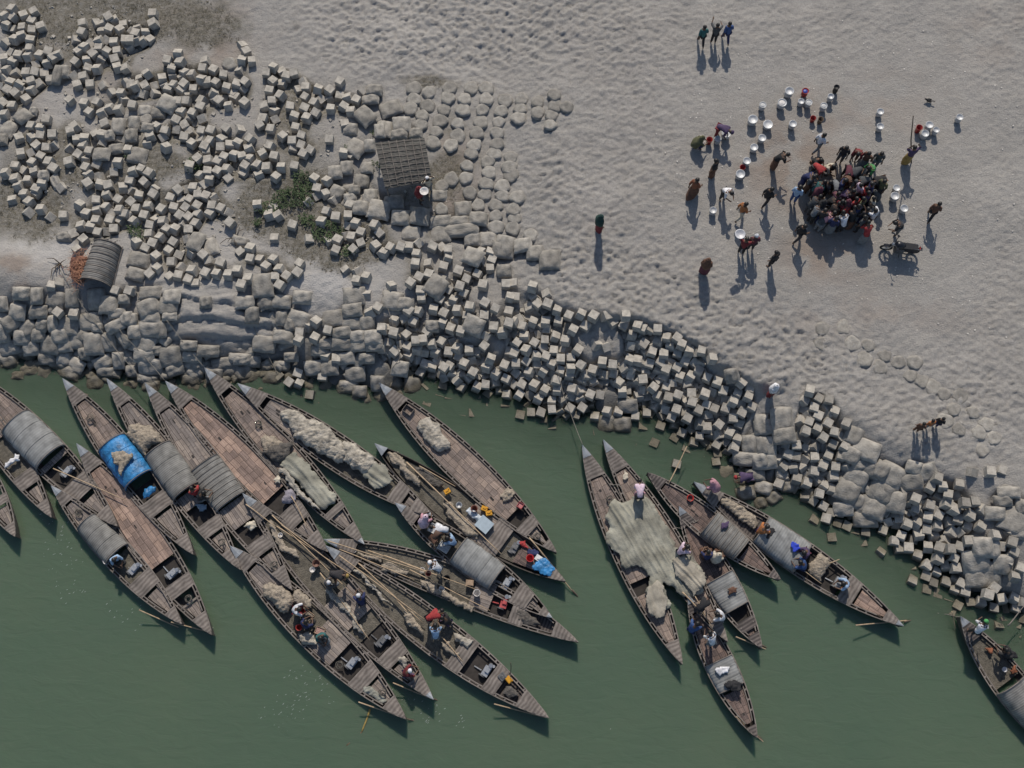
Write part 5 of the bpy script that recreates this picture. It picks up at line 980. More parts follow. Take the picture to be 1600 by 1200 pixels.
cloths('cloth','brown bundle on the flat roof of the small dark boat','bundle',[(1133,922),(1142,916),(1152,918),(1150,926),(1138,930)],.75,.12,'brown')
cloths('cloth','white and grey plastic sheets before the thwart of the colourful boat','sheet',[(724,798),(734,792),(746,800),(756,808),(748,816),(736,812)],.5,.12,simple('pale plastic sheet',(.45,.50,.55),.5,.15))
cloths('cloth','pink cloth bundle near the prow of the right net-sharing boat','cloth',[(990,772),(994,764),(1002,762),(1008,768),(1006,776),(996,778)],.55,.2,'pink',cell=.04)
cloths('cloth','grey net rags near the prow of the right net-sharing boat','rag',[(972,742),(978,736),(984,740),(986,748),(978,750)],.5,.14,'cream',cell=.04)
cloths('tarpaulin','ragged dark tarpaulin amidships in the boat leaving at lower right','tarpaulin',[(1566,1016),(1576,1010),(1584,1016),(1590,1030),(1576,1030)],.5,.2,'black')
cloths('net_pile','heap of orange fish or floats in the boat at lower right, prow end','catch',[(1540,1016),(1550,1012),(1556,1020),(1546,1026)],.42,.12,'rust')
cloths('net_pile','heap of orange fish or floats in the boat at lower right, roof end','catch',[(1576,1046),(1586,1040),(1594,1048),(1584,1056)],.42,.12,'rust')
# ------------------------------------------------------------------ people on the boats
G2='people working on the boats'
BP=[(181,873,'sit',-150,'lightblue','black','pale blue shirt seated by the engine of the small grey-roofed boat',.40),
(305,768,'sit',40,'red','black','red top seated on the boat with the beige net heap',.42),
(315,776,'squat',-60,'black','grey','black top crouching beside the red top, next to the lattice roof',.42),
(520,897,'bend',-100,'dark','dark','white and orange head scarf bending over the poles',.38),
(514,914,'sit',-40,'darkgrey','grey','white cap seated in the middle of the basin-carrying net boat',.38),
(564,938,'squat',20,'navy','dark','navy shirt crouching beside a white cap on the same boat',.42),
(636,1051,'squat',-70,'darkred','purple','red skirt and white scarf crouching at the stern',.48),
(463,953,'squat',-90,'white','darkred','white and pink top sorting fish beside the wooden tray',.42),
(478,976,'sit',-30,'navy','black','navy shirt seated beside a red bucket',.42),
(502,994,'sit',-160,'teal','grey','teal wrap seated beside the white net heap',.42),
(670,967,'bend',-60,'red','black','red shirt bending, upper left of the three crewmen',.38),
(698,970,'squat',60,'black','purple','black and purple clothes crouching, right one of the three crewmen',.40),
(681,994,'lean',0,'lightblue','grey','light blue shirt standing, lowest of the three crewmen',.38),
(686,889,'lean',60,'white','grey','white shirt and cap bending on the red-engine boat',.38),
(663,815,'squat',-30,'pink','dark','pink head scarf crouching at the prow end of the ice-tray boat',.38),
(677,843,'bend',-40,'skin','brown','bare back bending between the two ice trays',.36),
(698,829,'bend',80,'white','dark','white shirt bending at the upper ice tray',.36),
(706,846,'squat',60,'lightblue','black','light blue shirt crouching against the roof, beside the lower ice tray',.38),
(999,776,'bend',0,'palepink','black','pink and white cloth bending at the top of the big shared net',.50),
(1066,860,'squat',-60,'palepink','dark','pale pink shirt seated on the side of the shared-net boat',.60),
(1126,964,'squat',70,'white','grey','white shirt crouching at the stern of the right net-sharing boat',.62),
(1105,868,'sit',0,'navy','brown','navy top seated in the small dark boat',.40),
(1120,871,'sit',-40,'cream','brown','white shawl seated right of the navy top',.40),
(1112,1004,'lean',20,'white','grey','white shirt leaning with arms spread in the boat pointing down',.40),
(1092,952,'bend',-40,'black','dark','black clothes bending between two sterns',.45),
(1083,981,'squat',-40,'blue','navy','blue shirt crouching at the left side of the boat pointing down',.40),
(1190,829,'squat',-60,'orange','purple','orange and purple clothes crouching before the roof with blue cloth',.40),
(1259,862,'squat',120,'purple','maroon','purple shirt crouching just behind the roof with blue cloth, upper one',.40),
(1254,884,'squat',60,'blue','navy','violet blue shirt crouching just behind the roof with blue cloth, lower one',.40),
(1321,912,'squat',100,'lightblue','brown','light blue shirt seated on the thwart near the stern',.50),
(1116,760,'squat',60,'pink','purple','pink sari crouching on the prow at the water edge',.75),
(1526,986,'lean',-30,'white','dark','white shirt and green cap leaning over the prow at the lower right',.60),
(1572,1022,'squat',40,'black','dark','black clothes crouching in the boat at the lower right edge',.42)]
for u,v,ps,yw,c1,c2,lab,z in BP:
    kw={}
    if 'white cap' in lab or 'and cap' in lab: kw=dict(head='cap')
    if 'green cap' in lab: kw=dict(head='cap',hcol='lime')
    if 'orange head scarf' in lab: kw=dict(head='cap',hcol='mustard')
    if 'pink head scarf' in lab: kw=dict(head='shawl',hcol='palepink')
    if c1=='skin': kw=dict(shirtless=True)
    if 'sari' in lab or 'shawl' in lab: kw=dict(head='shawl',hcol=c1)
    if 'white scarf' in lab: kw=dict(head='cap')
    person(u,v,ps,yw,c1,c2,('person in a ' if not lab.startswith(('orange and','bare','black cl','navy top')) else 'person with ')+lab if c1!='skin' else 'person with a '+lab,G2,z=z,**kw)
# ------------------------------------------------------------------ aluminium vessels and buckets
alu=simple('dull aluminium',(.44,.45,.46),.5,.12,9,metal=.35); aluin=simple('scratched aluminium inside',(.5,.5,.52),.55,.2,14,metal=.2)
redp=simple('red plastic',(.30,.025,.02),.45,.1); bluep=simple('blue plastic',(.03,.06,.30),.45,.1); blackp=simple('soot black iron',(.012,.012,.013),.6,.2); fishm=simple('silvery fish and ice',(.60,.60,.59),.5,.3,22,bump=1,bscale=30); basketm=stripes('woven cane',(.10,.07,.05,1),(.2,.15,.11,1),14,'Z'); clothw=simple('white cover cloth',(.66,.63,.6),.9,.15,9,bump=1,bscale=12)
def pot_mesh(r,h,mat):
    return MB().lathe((0,0,0),[(0,.0),(r*.55,.0),(r*.92,h*.3),(r*.86,h*.62),(r*.60,h*.78),(r*.66,h*.84),(r,h),(r*1.03,h*1.005),(r*.93,h*.99),(r*.62,h*.86),(r*.3,h*.845),(0,h*.84)],24).mesh('aluminium_vessel',mat,True)
def bucket_mesh(r,h,mat): return MB().lathe((0,0,0),[(0,0),(r*.75,0),(r*.97,h*.97),(r*1.05,h),(r*.93,h),(r*.72,.04),(0,.035)],20).mesh('bucket',mat,True)
AL=pot_mesh(.19,.46,alu)
VG='aluminium fish vessels standing round the crowd'
def vessel(u,v,r,label,mat=None,h=.46,fill=None,kind='pot',z=None):
    mid=h; 
    if z is None: p=place(u,v,mid); g=float(height(p.x,p.y))
    else: g=z
    p=P(u,v,g+mid); p.z=g; rr=r/32.5
    if kind=='pot': o=link('aluminium_vessel',(AL if mat is None else pot_mesh(.19,.46,mat)),None,p); o.scale=(rr/.19,rr/.19,h/.46)
    else: o=link('bucket',bucket_mesh(rr,h,mat),None,p)
    tag(o,label,'vessel' if kind=='pot' else 'bucket',VG if v<420 else 'vessels on the boats')
    if fill is not None:
        s=19 if kind=='pot' else 1
        f=MB().lathe((0,0,0),[(0,.05),(.05,.045),(.11,.03),(.15,.0)],14).mesh('contents',fill,True); c=link('contents',f,o,(0,0,(.40 if kind=='pot' else h*.8)))
        if kind!='pot': c.scale=(rr/.19,)*3
    o.rotation_euler=(R(random.uniform(-2,2)),R(random.uniform(-2,2)),random.uniform(0,6))
    return o
for a in [(1234,142,7,'large aluminium vessel, leftmost of the top row',None,.5),(1259,142,5.5,'red pot with dark blue inside, right of the topmost aluminium vessel',redp,.45,bluep),(1308,136,4.5,'tall black pot, farthest right of the top row',blackp,.5),(1299,150,5,'aluminium vessel just below the black pot',None,.45),(1288,165,5.5,'aluminium vessel with fish two below the black pot',None,.45,fishm),(1252,158,5,'small aluminium bowl left of a white-filled bowl',None,.4),(1264,160,5.5,'bowl heaped with white ice below the red and blue pot',None,.4,fishm),(1222,160,7,'aluminium vessel covered by a crumpled white cloth',None,.45,clothw),(1192,164,5.5,'aluminium vessel with pale contents left of the cloth-covered one',None,.4,fishm),(1177,186,7.5,'large aluminium vessel with wide rim, left of the ringed one',None,.45),(1200,194,7.5,'large aluminium vessel with dark ring pattern inside',None,.3),(1239,193,6,'aluminium vessel alone left of the red bucket',None,.4),(1191,215,6,'aluminium vessel just below the ringed vessel',None,.38),(1179,230,6,'aluminium vessel second below the ringed vessel',None,.38),(1167,251,6,'aluminium vessel just above the small red bucket',None,.38),(1157,271,7,'aluminium vessel just below the small red bucket',None,.4),(1135,208,7,'large aluminium vessel right of the person in purple',None,.4,fishm),(1122,217,5.5,'aluminium vessel with dark stripes under the person in purple',None,.4),(1115,328,5.5,'aluminium vessel alone at lower left of the crowd',None,.4),(1401,293,5.5,'upper one of two touching vessels right of the crowd',None,.3),(1399,306,6.5,'lower one of two touching vessels right of the crowd',None,.42),(1413,325,6,'aluminium vessel right of the crowd, third from the top there',None,.4),(1376,174,5.5,'upper vessel of the pair above right of the crowd',None,.42),(1376,197,5.5,'lower vessel of the pair, with a knife across',None,.42),(1453,195,6,'top vessel of the four near the tall pole',None,.4),(1446,208,6,'bottom vessel of the four near the tall pole',None,.45),(1463,203,5,'grey vessel at the right of the four near the tall pole',None,.4),(1500,183,5.5,'grey vessel standing alone farthest right',None,.42)]:
    vessel(a[0],a[1],a[2],a[3],a[4],a[5],a[6] if len(a)>6 else None)
for a in [(1271,184,4.5,'red bucket below the white-filled bowls',redp,.3),(1283,186,4.5,'brown cane basket right of the red bucket',basketm,.35),(1161,261,4.5,'small red bucket between two aluminium vessels',redp,.3),(1109,218,4.8,'red bucket beside the crouching person in olive',redp,.35),(1437,199,5,'dark red bucket at the left of the four near the pole',redp,.4)]:
    vessel(a[0],a[1],a[2],a[3],a[4],a[5],None,'bucket')
# basins carried on heads
for (u,v,r,lab,z) in [(1156,367,7.5,'aluminium basin carried on the head of the dark red top',None),(663,300,6.5,'white dish carried beside the mat shelter',None)]:
    p=place(u,v,1.72); g=1.72+float(height(p.x,p.y)); p=P(u,v,g)
    o=link('basin',MB().lathe((0,0,0),[(0,0),(.13,0),(r/32,.09),(r/32+.012,.095),(r/32-.02,.085),(.12,.015),(0,.012)],22).mesh('basin',aluin if u>1000 else clothw,True),None,p); tag(o,lab,'basin','carried basins')
# vessels and trays on boats
for a in [(166,876,5,'aluminium pan left of the person in pale blue',aluin,.15),(181,858,4,'small aluminium pan above the person in pale blue',aluin,.15),(494,880,5.5,'dark brown basin among the bamboo poles',simple('brown basin',(.16,.08,.06),.6,.1),.2),(698,904,5,'dark pot with a grey rim behind the white-shirted man',blackp,.2),(669,896,4,'maroon bucket in front of the white-shirted man',simple('maroon plastic',(.12,.03,.03),.5,.1),.25),(468,1001,4,'',None,0),(467,980,4.5,'red bucket beside the navy shirt',redp,.3),(472,955,4.5,'red bucket beside the fish tray',redp,.3),(745,926,5,'white bucket with a red lid on the red-engine boat',clothw,.3),(741,795,5,'brown bucket in the colourful boat',simple('clay brown plastic',(.22,.08,.05),.5,.1),.3),(828,872,5.5,'bright red canister near the blue-covered stern',simple('bright red plastic',(.5,.03,.03),.4,.1),.3),(717,789,4.5,'grey ring-shaped pan in the colourful boat',alu,.15),(1079,778,5,'red tub in the dark brown boat',simple('vivid red plastic',(.5,.04,.03),.4,.1),.22),(660,891,4,'white float on the net left of the white-shirted man',clothw,.15),(438,836,3.5,'white float on the poles of the basin-carrying boat',clothw,.12),(488,890,4,'white float below the brown basin',clothw,.12),(1570,1046,3.5,'small steel bowl in the boat at lower right',aluin,.12),(553,860,3.5,'white float at the prow of the red-engine boat',clothw,.12),(690,920,4,'cream float aft on the net of the red-engine boat',clothw,.12),(448,1024,0,'',None,0)]:
    if not a[3]: continue
    vessel(a[0],a[1],a[2],a[3],a[4],a[5],None,'bucket',z=.42)
# yellow cans
canm=simple('yellow jerrycan plastic',(.62,.30,.02),.4,.1)
def crate(name,u,v,w,d,h,ang,mat,label,cat,z=.42,inner=None,group=None):
    p=P(u,v,z+h/2); p.z=z; t=.02
    b=MB().box((0,0,.01),(w,d,.02)).box((0,d/2-t/2,h/2+.01),(w,t,h)).box((0,-d/2+t/2,h/2+.01),(w,t,h)).box((w/2-t/2,0,h/2+.01),(t,d-2*t,h)).box((-w/2+t/2,0,h/2+.01),(t,d-2*t,h))
    o=b.build(name,mat,None,False,p,(0,0,R(ang))); tag(o,label,cat,group)
    if inner:
        q=MB(); 
        V=[];n=9
        for j in range(n):
            for i in range(n): V.append(((i/(n-1)-.5)*(w-2*t),(j/(n-1)-.5)*(d-2*t),h*.72+.03*math.sin(i*2.3+j*1.7)*math.cos(j*2.9)))
        F_=[(j*n+i,j*n+i+1,(j+1)*n+i+1,(j+1)*n+i) for j in range(n-1) for i in range(n-1)]
        q.v=V;q.f=F_;q.m=[0]*len(F_); q.build('contents',inner,o,True)
    return o
def can(u,v,ang,label,s=1):
    p=P(u,v,.55); p.z=.42
    o=MB().box((0,0,.14*s),(.30*s,.22*s,.26*s),taper=.93).tube([(-.07*s,0,.27*s),(-.05*s,0,.31*s),(.05*s,0,.31*s),(.07*s,0,.27*s)],.014*s).lathe((.11*s,.06*s,.26*s),[(.03*s,0),(.03*s,.04*s),(0,.04*s)],8).build('jerrycan',canm,None,False,p,(0,0,R(ang))); tag(o,label,'jerrycan','yellow jerrycans on the colourful boat')
can(699,768,30,'yellow jerrycan beside the bamboo pole'); can(757,795,-20,'upper yellow jerrycan of the pair before the engine'); can(764,802,10,'lower yellow jerrycan of the pair before the engine')
whitebox=simple('white foam box',(.62,.63,.62),.7,.08); bluebox=simple('pale blue ice box',(.36,.43,.48),.5,.1); wood=simple('raw wooden tray',(.34,.24,.16),.8,.3,6)
crate('ice_tray',679,827,.5,.4,.16,-30,whitebox,'upper white ice tray full of fish','tray',inner=fishm); crate('ice_tray',694,855,.5,.4,.16,-32,whitebox,'lower white ice tray full of fish, against the roof','tray',inner=fishm)
crate('fish_tray',481,962,.5,.38,.12,-35,wood,'wooden tray of brown fish among the sorters','tray',inner=netb); crate('fish_tray',500,986,.42,.32,.12,-20,wood,'tray of pinkish fish beside the teal wrap','tray',inner=simple('pink fish',(.45,.28,.24),.6,.3,20,bump=1))
crate('wooden_box',638,641,.46,.36,.2,-35,railm,'small square hatch box near the prow of the planked boat','box',z=.42)
crate('red_crate',813,790,.26,.26,.2,-35,simple('faded red paint',(.38,.08,.08),.6,.2),'red square crate near the stern of the planked boat','box',inner=simple('pinkish lining',(.5,.2,.2),.7,.2))
o=MB().box((0,0,.14),(.62,.56,.26)).box((0,0,.285),(.66,.60,.03)).build('ice_box',bluebox,None,False,P(757,821,.42),(0,0,R(-40))); tag(o,'pale blue ice box on the colourful boat','box')
o=MB().box((0,0,.06),(.34,.26,.1)).box((0,0,.13),(.10,.10,.05)).build('white_hatch',whitebox,None,False,P(842,873,.5),(0,0,R(-35))); tag(o,'white hatch cover beside the blue-covered stern','box')
o=MB().box((0,0,.05),(.34,.26,.12)).box((0,0,.12),(.3,.22,.03)).build('carton',wood,None,False,P(734,911,.46),(0,0,R(-5))); tag(o,'tan carton on the red-engine boat','box')
o=MB().box((0,0,.05),(.30,.22,.10)).box((0,0,.11),(.26,.18,.02)).build('carton',canm,None,False,P(795,1062,.46),(0,0,R(-50))); tag(o,'yellow carton on the stern of the three-crew boat','box')
o=MB().box((0,0,.05),(.30,.30,.12)).lathe((0,0,.12),[(.1,0),(.1,.02),(.05,.02),(0,.03)],10).build('stove',metal,None,False,P(785,1057,.46),(0,0,R(-50))); tag(o,'square clay stove on the stern of the three-crew boat','stove')
# ------------------------------------------------------------------ poles
def pole(u0,v0,z0,u1,v1,z1,label,mat=None,r=.026,grp='bamboo poles'):
    a=P(u0,v0,z0); b=P(u1,v1,z1); n=8; pts=[]
    for i in range(n+1):
        t=i/n; q=a.lerp(b,t); q.z+=-.03*math.sin(math.pi*t); q.x+=.015*math.sin(5*t); pts.append(q)
    c=pts[0].copy(); o=MB().tube([q-c for q in pts],[r*(1-.35*i/n) for i in range(n+1)],6).build('bamboo_pole',mat or bamboo,None,True,c); tag(o,label,'pole',grp)
pole(425,805,.65,553,930,.6,'longest bamboo pole of the basin-carrying boat, upper side'); pole(432,822,.6,560,905,.6,'second bamboo pole, above the basin'); pole(440,820,.68,520,880,.62,'third bamboo pole, fanning from the prow bundle'); pole(500,895,.6,578,1000,.6,'bamboo pole running aft past the navy shirt'); pole(384,788,.7,430,822,.7,'short grey pole over the prow of the basin-carrying boat')
pole(512,845,.8,668,895,.62,'long bamboo pole on the upper side of the red-engine boat'); pole(575,860,.62,742,920,.62,'second long bamboo pole on the red-engine boat'); pole(600,868,.62,700,905,.6,'thick bamboo pole beside the white-shirted man',r=.035); pole(640,890,.6,766,954,.6,'bamboo pole on the engine side of the red-engine boat'); pole(530,858,.62,648,906,.6,'bamboo pole lying along the net of the red-engine boat')
pole(530,868,.8,664,968,.62,'long bamboo pole on the upper side of the three-crew boat'); pole(560,880,.6,662,974,.6,'second bamboo pole of the three-crew boat'); pole(612,930,.6,636,955,.62,'thick short bamboo pole of the three-crew boat',r=.04); pole(690,995,.6,724,1034,.6,'bamboo pole aft of the three crewmen')
pole(640,728,.62,716,800,.62,'thin dark pole across the colourful boat'); pole(635,722,.66,784,866,.66,'long bamboo pole slanting down the colourful boat',r=.035); pole(655,728,.6,712,760,.6,'bamboo pole along the upper side of the colourful boat')
pole(827,840,.66,896,925,.1,'long bamboo pole off the stern of the colourful boat',r=.035); pole(894,922,.12,915,948,-.2,'dark wet oar blade in the water off the colourful boat',bamd,.05)
pole(455,775,.7,480,822,.7,'bamboo pole from engine well to stern of the orange-brown boat'); pole(83,732,.62,198,782,.6,'bamboo pole over the thwart of the boat entering from the left'); pole(230,715,.6,330,985,.55,'',None) if False else None
pole(1072,752,.6,1040,757,.7,'',None) if False else None
pole(1045,755,.75,1074,697,.75,'bamboo pole leaning from the dark boat onto the blocks',r=.03); pole(1066,925,.75,1100,960,.75,'bamboo pole over the stern of the right net-sharing boat',r=.035); pole(1085,930,.7,1115,985,.7,'grey pole along the stern of the right net-sharing boat'); pole(1230,872,.6,1284,912,.6,'thin pole across the net heap of the boat with the blue cloth'); pole(1296,880,.7,1312,874,.6,'short pole sticking out beyond the side of the boat with the blue cloth')
pole(798,1035,1.3,798,1058,.6,'black upright rod at the stern of the three-crew boat',bamd,.02); pole(1487,955,.6,1494,982,.1,'thin stick dipping into the water by the right prow',bamboo,.02); pole(1575,978,.9,1602,945,1.0,'grey pole leaning over blocks at the right edge',railm,.03)
pole(1138,992,.1,1118,972,.2,'',None) if False else None
pole(578,1108,.02,566,1143,.02,'yellow bamboo pole drifting in the water',simple('wet yellow bamboo',(.36,.25,.07),.5,.2),.045,'drifting debris'); pole(566,1143,-.02,542,1165,.0,'brown stick drifting at the end of the yellow pole',simple('brown driftwood',(.2,.1,.06),.6,.2),.035,'drifting debris')
pole(834,1010,.1,880,1010,.1,'',None) if False else None
pole(892,998,.1,906,1003,-.1,'dark oar trailing at the stern of the red-engine boat',bamd,.03); pole(1413,972,.1,1434,966,-.1,'dark oar blade off the stern of the boat with the blue cloth',bamd,.04); pole(1184,1150,.1,1202,1166,-.15,'dark oar blade off the stern of the boat pointing down',bamd,.04); pole(638,1124,.1,662,1130,-.2,'dark oar blade off the outermost middle boat',bamd,.04); pole(677,1092,.1,692,1098,-.15,'dark oar blade off the basin-carrying boat',bamd,.04); pole(1190,1008,.1,1208,1018,-.15,'dark oar blade off the small dark boat',bamd,.04)
# the tall pole held on the beach
g=place(1424,255,0); a=P(1424,254,g.z); tp=P(1427,181,g.z+3.4)
o=MB().tube([Vector((0,0,0)),(tp-a)*.5+Vector((-.06,0,0)),tp-a],[.035,.03,.022],6).build('wooden_pole',bamd,None,True,a); tag(o,'tall dark pole held up by the person in purple and yellow','pole')
# mooring ropes
def rope(pts,label):
    q=[place(u,v,z) if z is not None else P(u,v,w) for u,v,z,w in pts]; out=[]
    for a,b in zip(q[:-1],q[1:]):
        for i in range(6): t=i/6; out.append(a.lerp(b,t)+Vector((0,0,-.08*math.sin(math.pi*t))))
    out.append(q[-1]); c=out[0].copy(); o=MB().tube([p-c for p in out],.016,5).build('mooring_rope',ropem,None,True,c); tag(o,label,'rope','mooring ropes')
rope([(898,690,.3,0),(888,640,.5,0),(880,600,.6,0)],'rope running up the blocks above the left net-sharing prow') if False else None
rope([(910,694,None,.8),(893,650,.5,0),(880,615,.5,0),(868,560,.4,0)],'rope from the left net-sharing prow up the block pile')
rope([(225,597,None,.8),(180,545,.4,0),(130,480,.4,0),(96,425,.1,0)],'rope from the lattice-roofed boat to the stake left of the barrel hut')
rope([(318,573,None,.8),(290,540,.3,0),(260,500,.3,0)],'rope from the red-tipped prow into the bags')
rope([(257,594,None,.8),(228,560,.4,0),(190,520,.4,0),(160,470,.3,0)],'rope from the orange-brown boat toward the barrel hut')
rope([(370,598,None,.8),(400,555,.3,0),(440,590,.3,0)],'') if False else None
rope([(442,600,.2,0),(405,530,.2,0),(370,450,.1,0),(369,385,.1,0)],'thin rope over the mud bank to the sticks above') 
rope([(592,597,None,.85),(625,560,.4,0),(612,500,.3,0),(597,455,.2,0)],'rope from the long planked prow up over the blocks')
rope([(1055,824,None,.6),(1072,826,None,.4),(1092,812,None,.6)],'slack white rope between the shared-net boat and the dark boat')
rope([(952,757,None,.6),(966,757,None,.6),(972,762,None,.6)],'short rope tying the two net-sharing boats together')
rope([(1505,965,None,.8),(1480,960,None,.05),(1465,958,None,.02)],'thin rope from the right edge prow into the water')
# stake with twigs
s=place(94,412,.0); mb=MB()
for k in range(7):
    a=random.uniform(0,6.28); l=random.uniform(.3,.9); mb.tube([(0,0,0),(math.cos(a)*l*.5,math.sin(a)*l*.5,.22),(math.cos(a+.3)*l,math.sin(a+.3)*l,.18)],[.03,.022,.012],5)
tag(mb.build('driftwood_branch',bamd,None,True,s),'twisted branch on pale silt left of the reddish brush','branch')
mb=MB(); s=place(368,372,.0)
for k in range(6):
    a=random.uniform(0,6.28); l=random.uniform(.4,.8); mb.tube([(0,0,0),(math.cos(a)*l*.5,math.sin(a)*l*.5,.3),(math.cos(a)*l,math.sin(a)*l,.1)],[.02,.02,.012],5)
tag(mb.build('driftwood_branch',bamd,None,True,s),'bent dark sticks beside the half-buried round bag','branch')
# ------------------------------------------------------------------ barrel-shaped hut
def barrel():
    a=place(171,384,.0); b=place(152,448,.0); ax=(b-a); L=Vector((ax.x,ax.y,0)).length; mid=(a+b)/2; ang=math.atan2(ax.y,ax.x)
    T=thing('barrel_hut','long grey barrel-shaped bamboo mat hut beside the reddish brush','hut',mid,ang)
    w=.74; hh=.95; n1=22;n2=16; V=[];Fc=[]
    for lay in(0,1):
        for i in range(n1+1):
            t=i/n1; k=(.86+.14*t)*(1-.03*math.sin(i*1.9))-lay*.04
            for j in range(n2+1):
                q=math.pi*j/n2; V.append(((t-.5)*L,-w*k*math.cos(q),hh*k*(math.sin(q)**.8 if 0<j<n2 else 0)))
    m1=n2+1;N1=(n1+1)*m1
    for i in range(n1):
        for j in range(n2): c=i*m1+j; Fc+=[(c,c+1,c+m1+1,c+m1),(N1+c,N1+c+m1,N1+c+m1+1,N1+c+1)]
    for i in(0,n1):
        for j in range(n2): c=i*m1+j; Fc.append((c,c+1,N1+c+1,N1+c))
    mb=MB(); mb.v=V;mb.f=Fc;mb.m=[0]*len(Fc); mb.build('mat_roof',stripes('sun-greyed mat',(.10,.095,.09,1),(.235,.225,.21,1),3.6,'X',dist=2.2),T,True)
    for i in range(7):
        t=.02+.96*i/6; k=.86+.14*t; MB().tube([((t-.5)*L,-w*k*1.01*math.cos(math.pi*j/12),hh*k*1.015*(math.sin(math.pi*j/12)**.8 if 0<j<12 else 0)) for j in range(13)],.02,5).build('hoop',railm,T)
    for s in(-1,1): MB().tube([(-L/2-.05,s*w*.9,.1),(L/2+.05,s*w*1.03,.1)],.025).build('side_pole',railm,T)
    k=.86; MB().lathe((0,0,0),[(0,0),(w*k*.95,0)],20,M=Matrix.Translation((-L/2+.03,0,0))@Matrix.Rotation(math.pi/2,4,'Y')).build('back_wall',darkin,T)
barrel()
heap('brush_pile','reddish orange heap of dry brush beside the barrel hut','brush',[(112,404),(124,400),(136,402),(140,412),(139,428),(134,442),(122,444),(112,436),(109,420)],float(place(124,420).z),.5,simple('reddish dry twigs',(.26,.12,.085),.95,.5,14,bump=1.5,bscale=30),fold=.10,seed=60)
tw=MB(); p0=place(124,420,.45)
for k in range(260):
    a=random.uniform(0,6.28); b=random.uniform(-.3,.3); c=Vector((random.gauss(0,.26),random.gauss(0,.40),random.uniform(-.1,.12))); d=Vector((math.cos(a),math.sin(a),b))*random.uniform(.08,.2)
    tw.tube([c-d,c+Vector((0,0,.05)),c+d],.008,3)
o=tw.build('dry_twigs',simple('orange twigs',(.42,.22,.14),.9,.4,5),None,False,p0); o['kind']='stuff'; tag(o,'tangled orange twigs covering the brush heap','twigs')
# ------------------------------------------------------------------ flat mat shelter
def shelter():
    zc=place(627,265).z
    cor=[P(586,223,zc+1.15),P(663,215,zc+1.2),P(675,282,zc+1.25),P(602,295,zc+1.2)]
    mid=sum(cor,Vector())/4; T=thing('mat_shelter','square flat mat shelter on low posts beside the round bags','shelter',(mid.x,mid.y,zc))
    c=[q-Vector((mid.x,mid.y,zc)) for q in cor]
    n=16; V=[];Fc=[]
    for lay in(0,1):
        for j in range(n+1):
            for i in range(n+1):
                u=i/n;v=j/n; q=c[0]*(1-u)*(1-v)+c[1]*u*(1-v)+c[2]*u*v+c[3]*(1-u)*v
                V.append((q.x,q.y,q.z+.16*math.sin(math.pi*v)*1.0+.02*math.sin(i*2.2+j)-lay*.04))
    N1=(n+1)**2
    for j in range(n):
        for i in range(n): a=j*(n+1)+i; Fc+=[(a,a+n+1,a+n+2,a+1),(N1+a,N1+a+1,N1+a+n+2,N1+a+n+1)]
    for k in range(n):
        for a,b in((k,k+1),(n*(n+1)+k+1,n*(n+1)+k),((k+1)*(n+1),k*(n+1)),(k*(n+1)+n,(k+1)*(n+1)+n)): Fc.append((a,b,N1+b,N1+a))
    mb=MB(); mb.v=V;mb.f=Fc;mb.m=[0]*len(Fc); RF=mb.build('roof_mat',stripes('grey thatch mat',(.06,.058,.052,1),(.095,.092,.084,1),3,'Y',dist=3),T,False)
    def on(u,v): q=c[0]*(1-u)*(1-v)+c[1]*u*(1-v)+c[2]*u*v+c[3]*(1-u)*v; return Vector((q.x,q.y,q.z+.16*math.sin(math.pi*v)+.035))
    for k in range(9): v=.05+.9*k/8; MB().tube([on(u/8,v+.01*math.sin(u+k)) for u in range(9)],.016,5).build('batten',railm,RF)
    for k in range(6): u=.12+.78*k/5; MB().tube([on(u,v/8)+Vector((0,0,.02)) for v in range(9)],.014,5).build('batten',railm,RF)
    for q in c: MB().tube([(q.x*.93,q.y*.93,-.2),(q.x*.93,q.y*.93,q.z-.02)],.035,6).build('post',railm,T)
shelter()
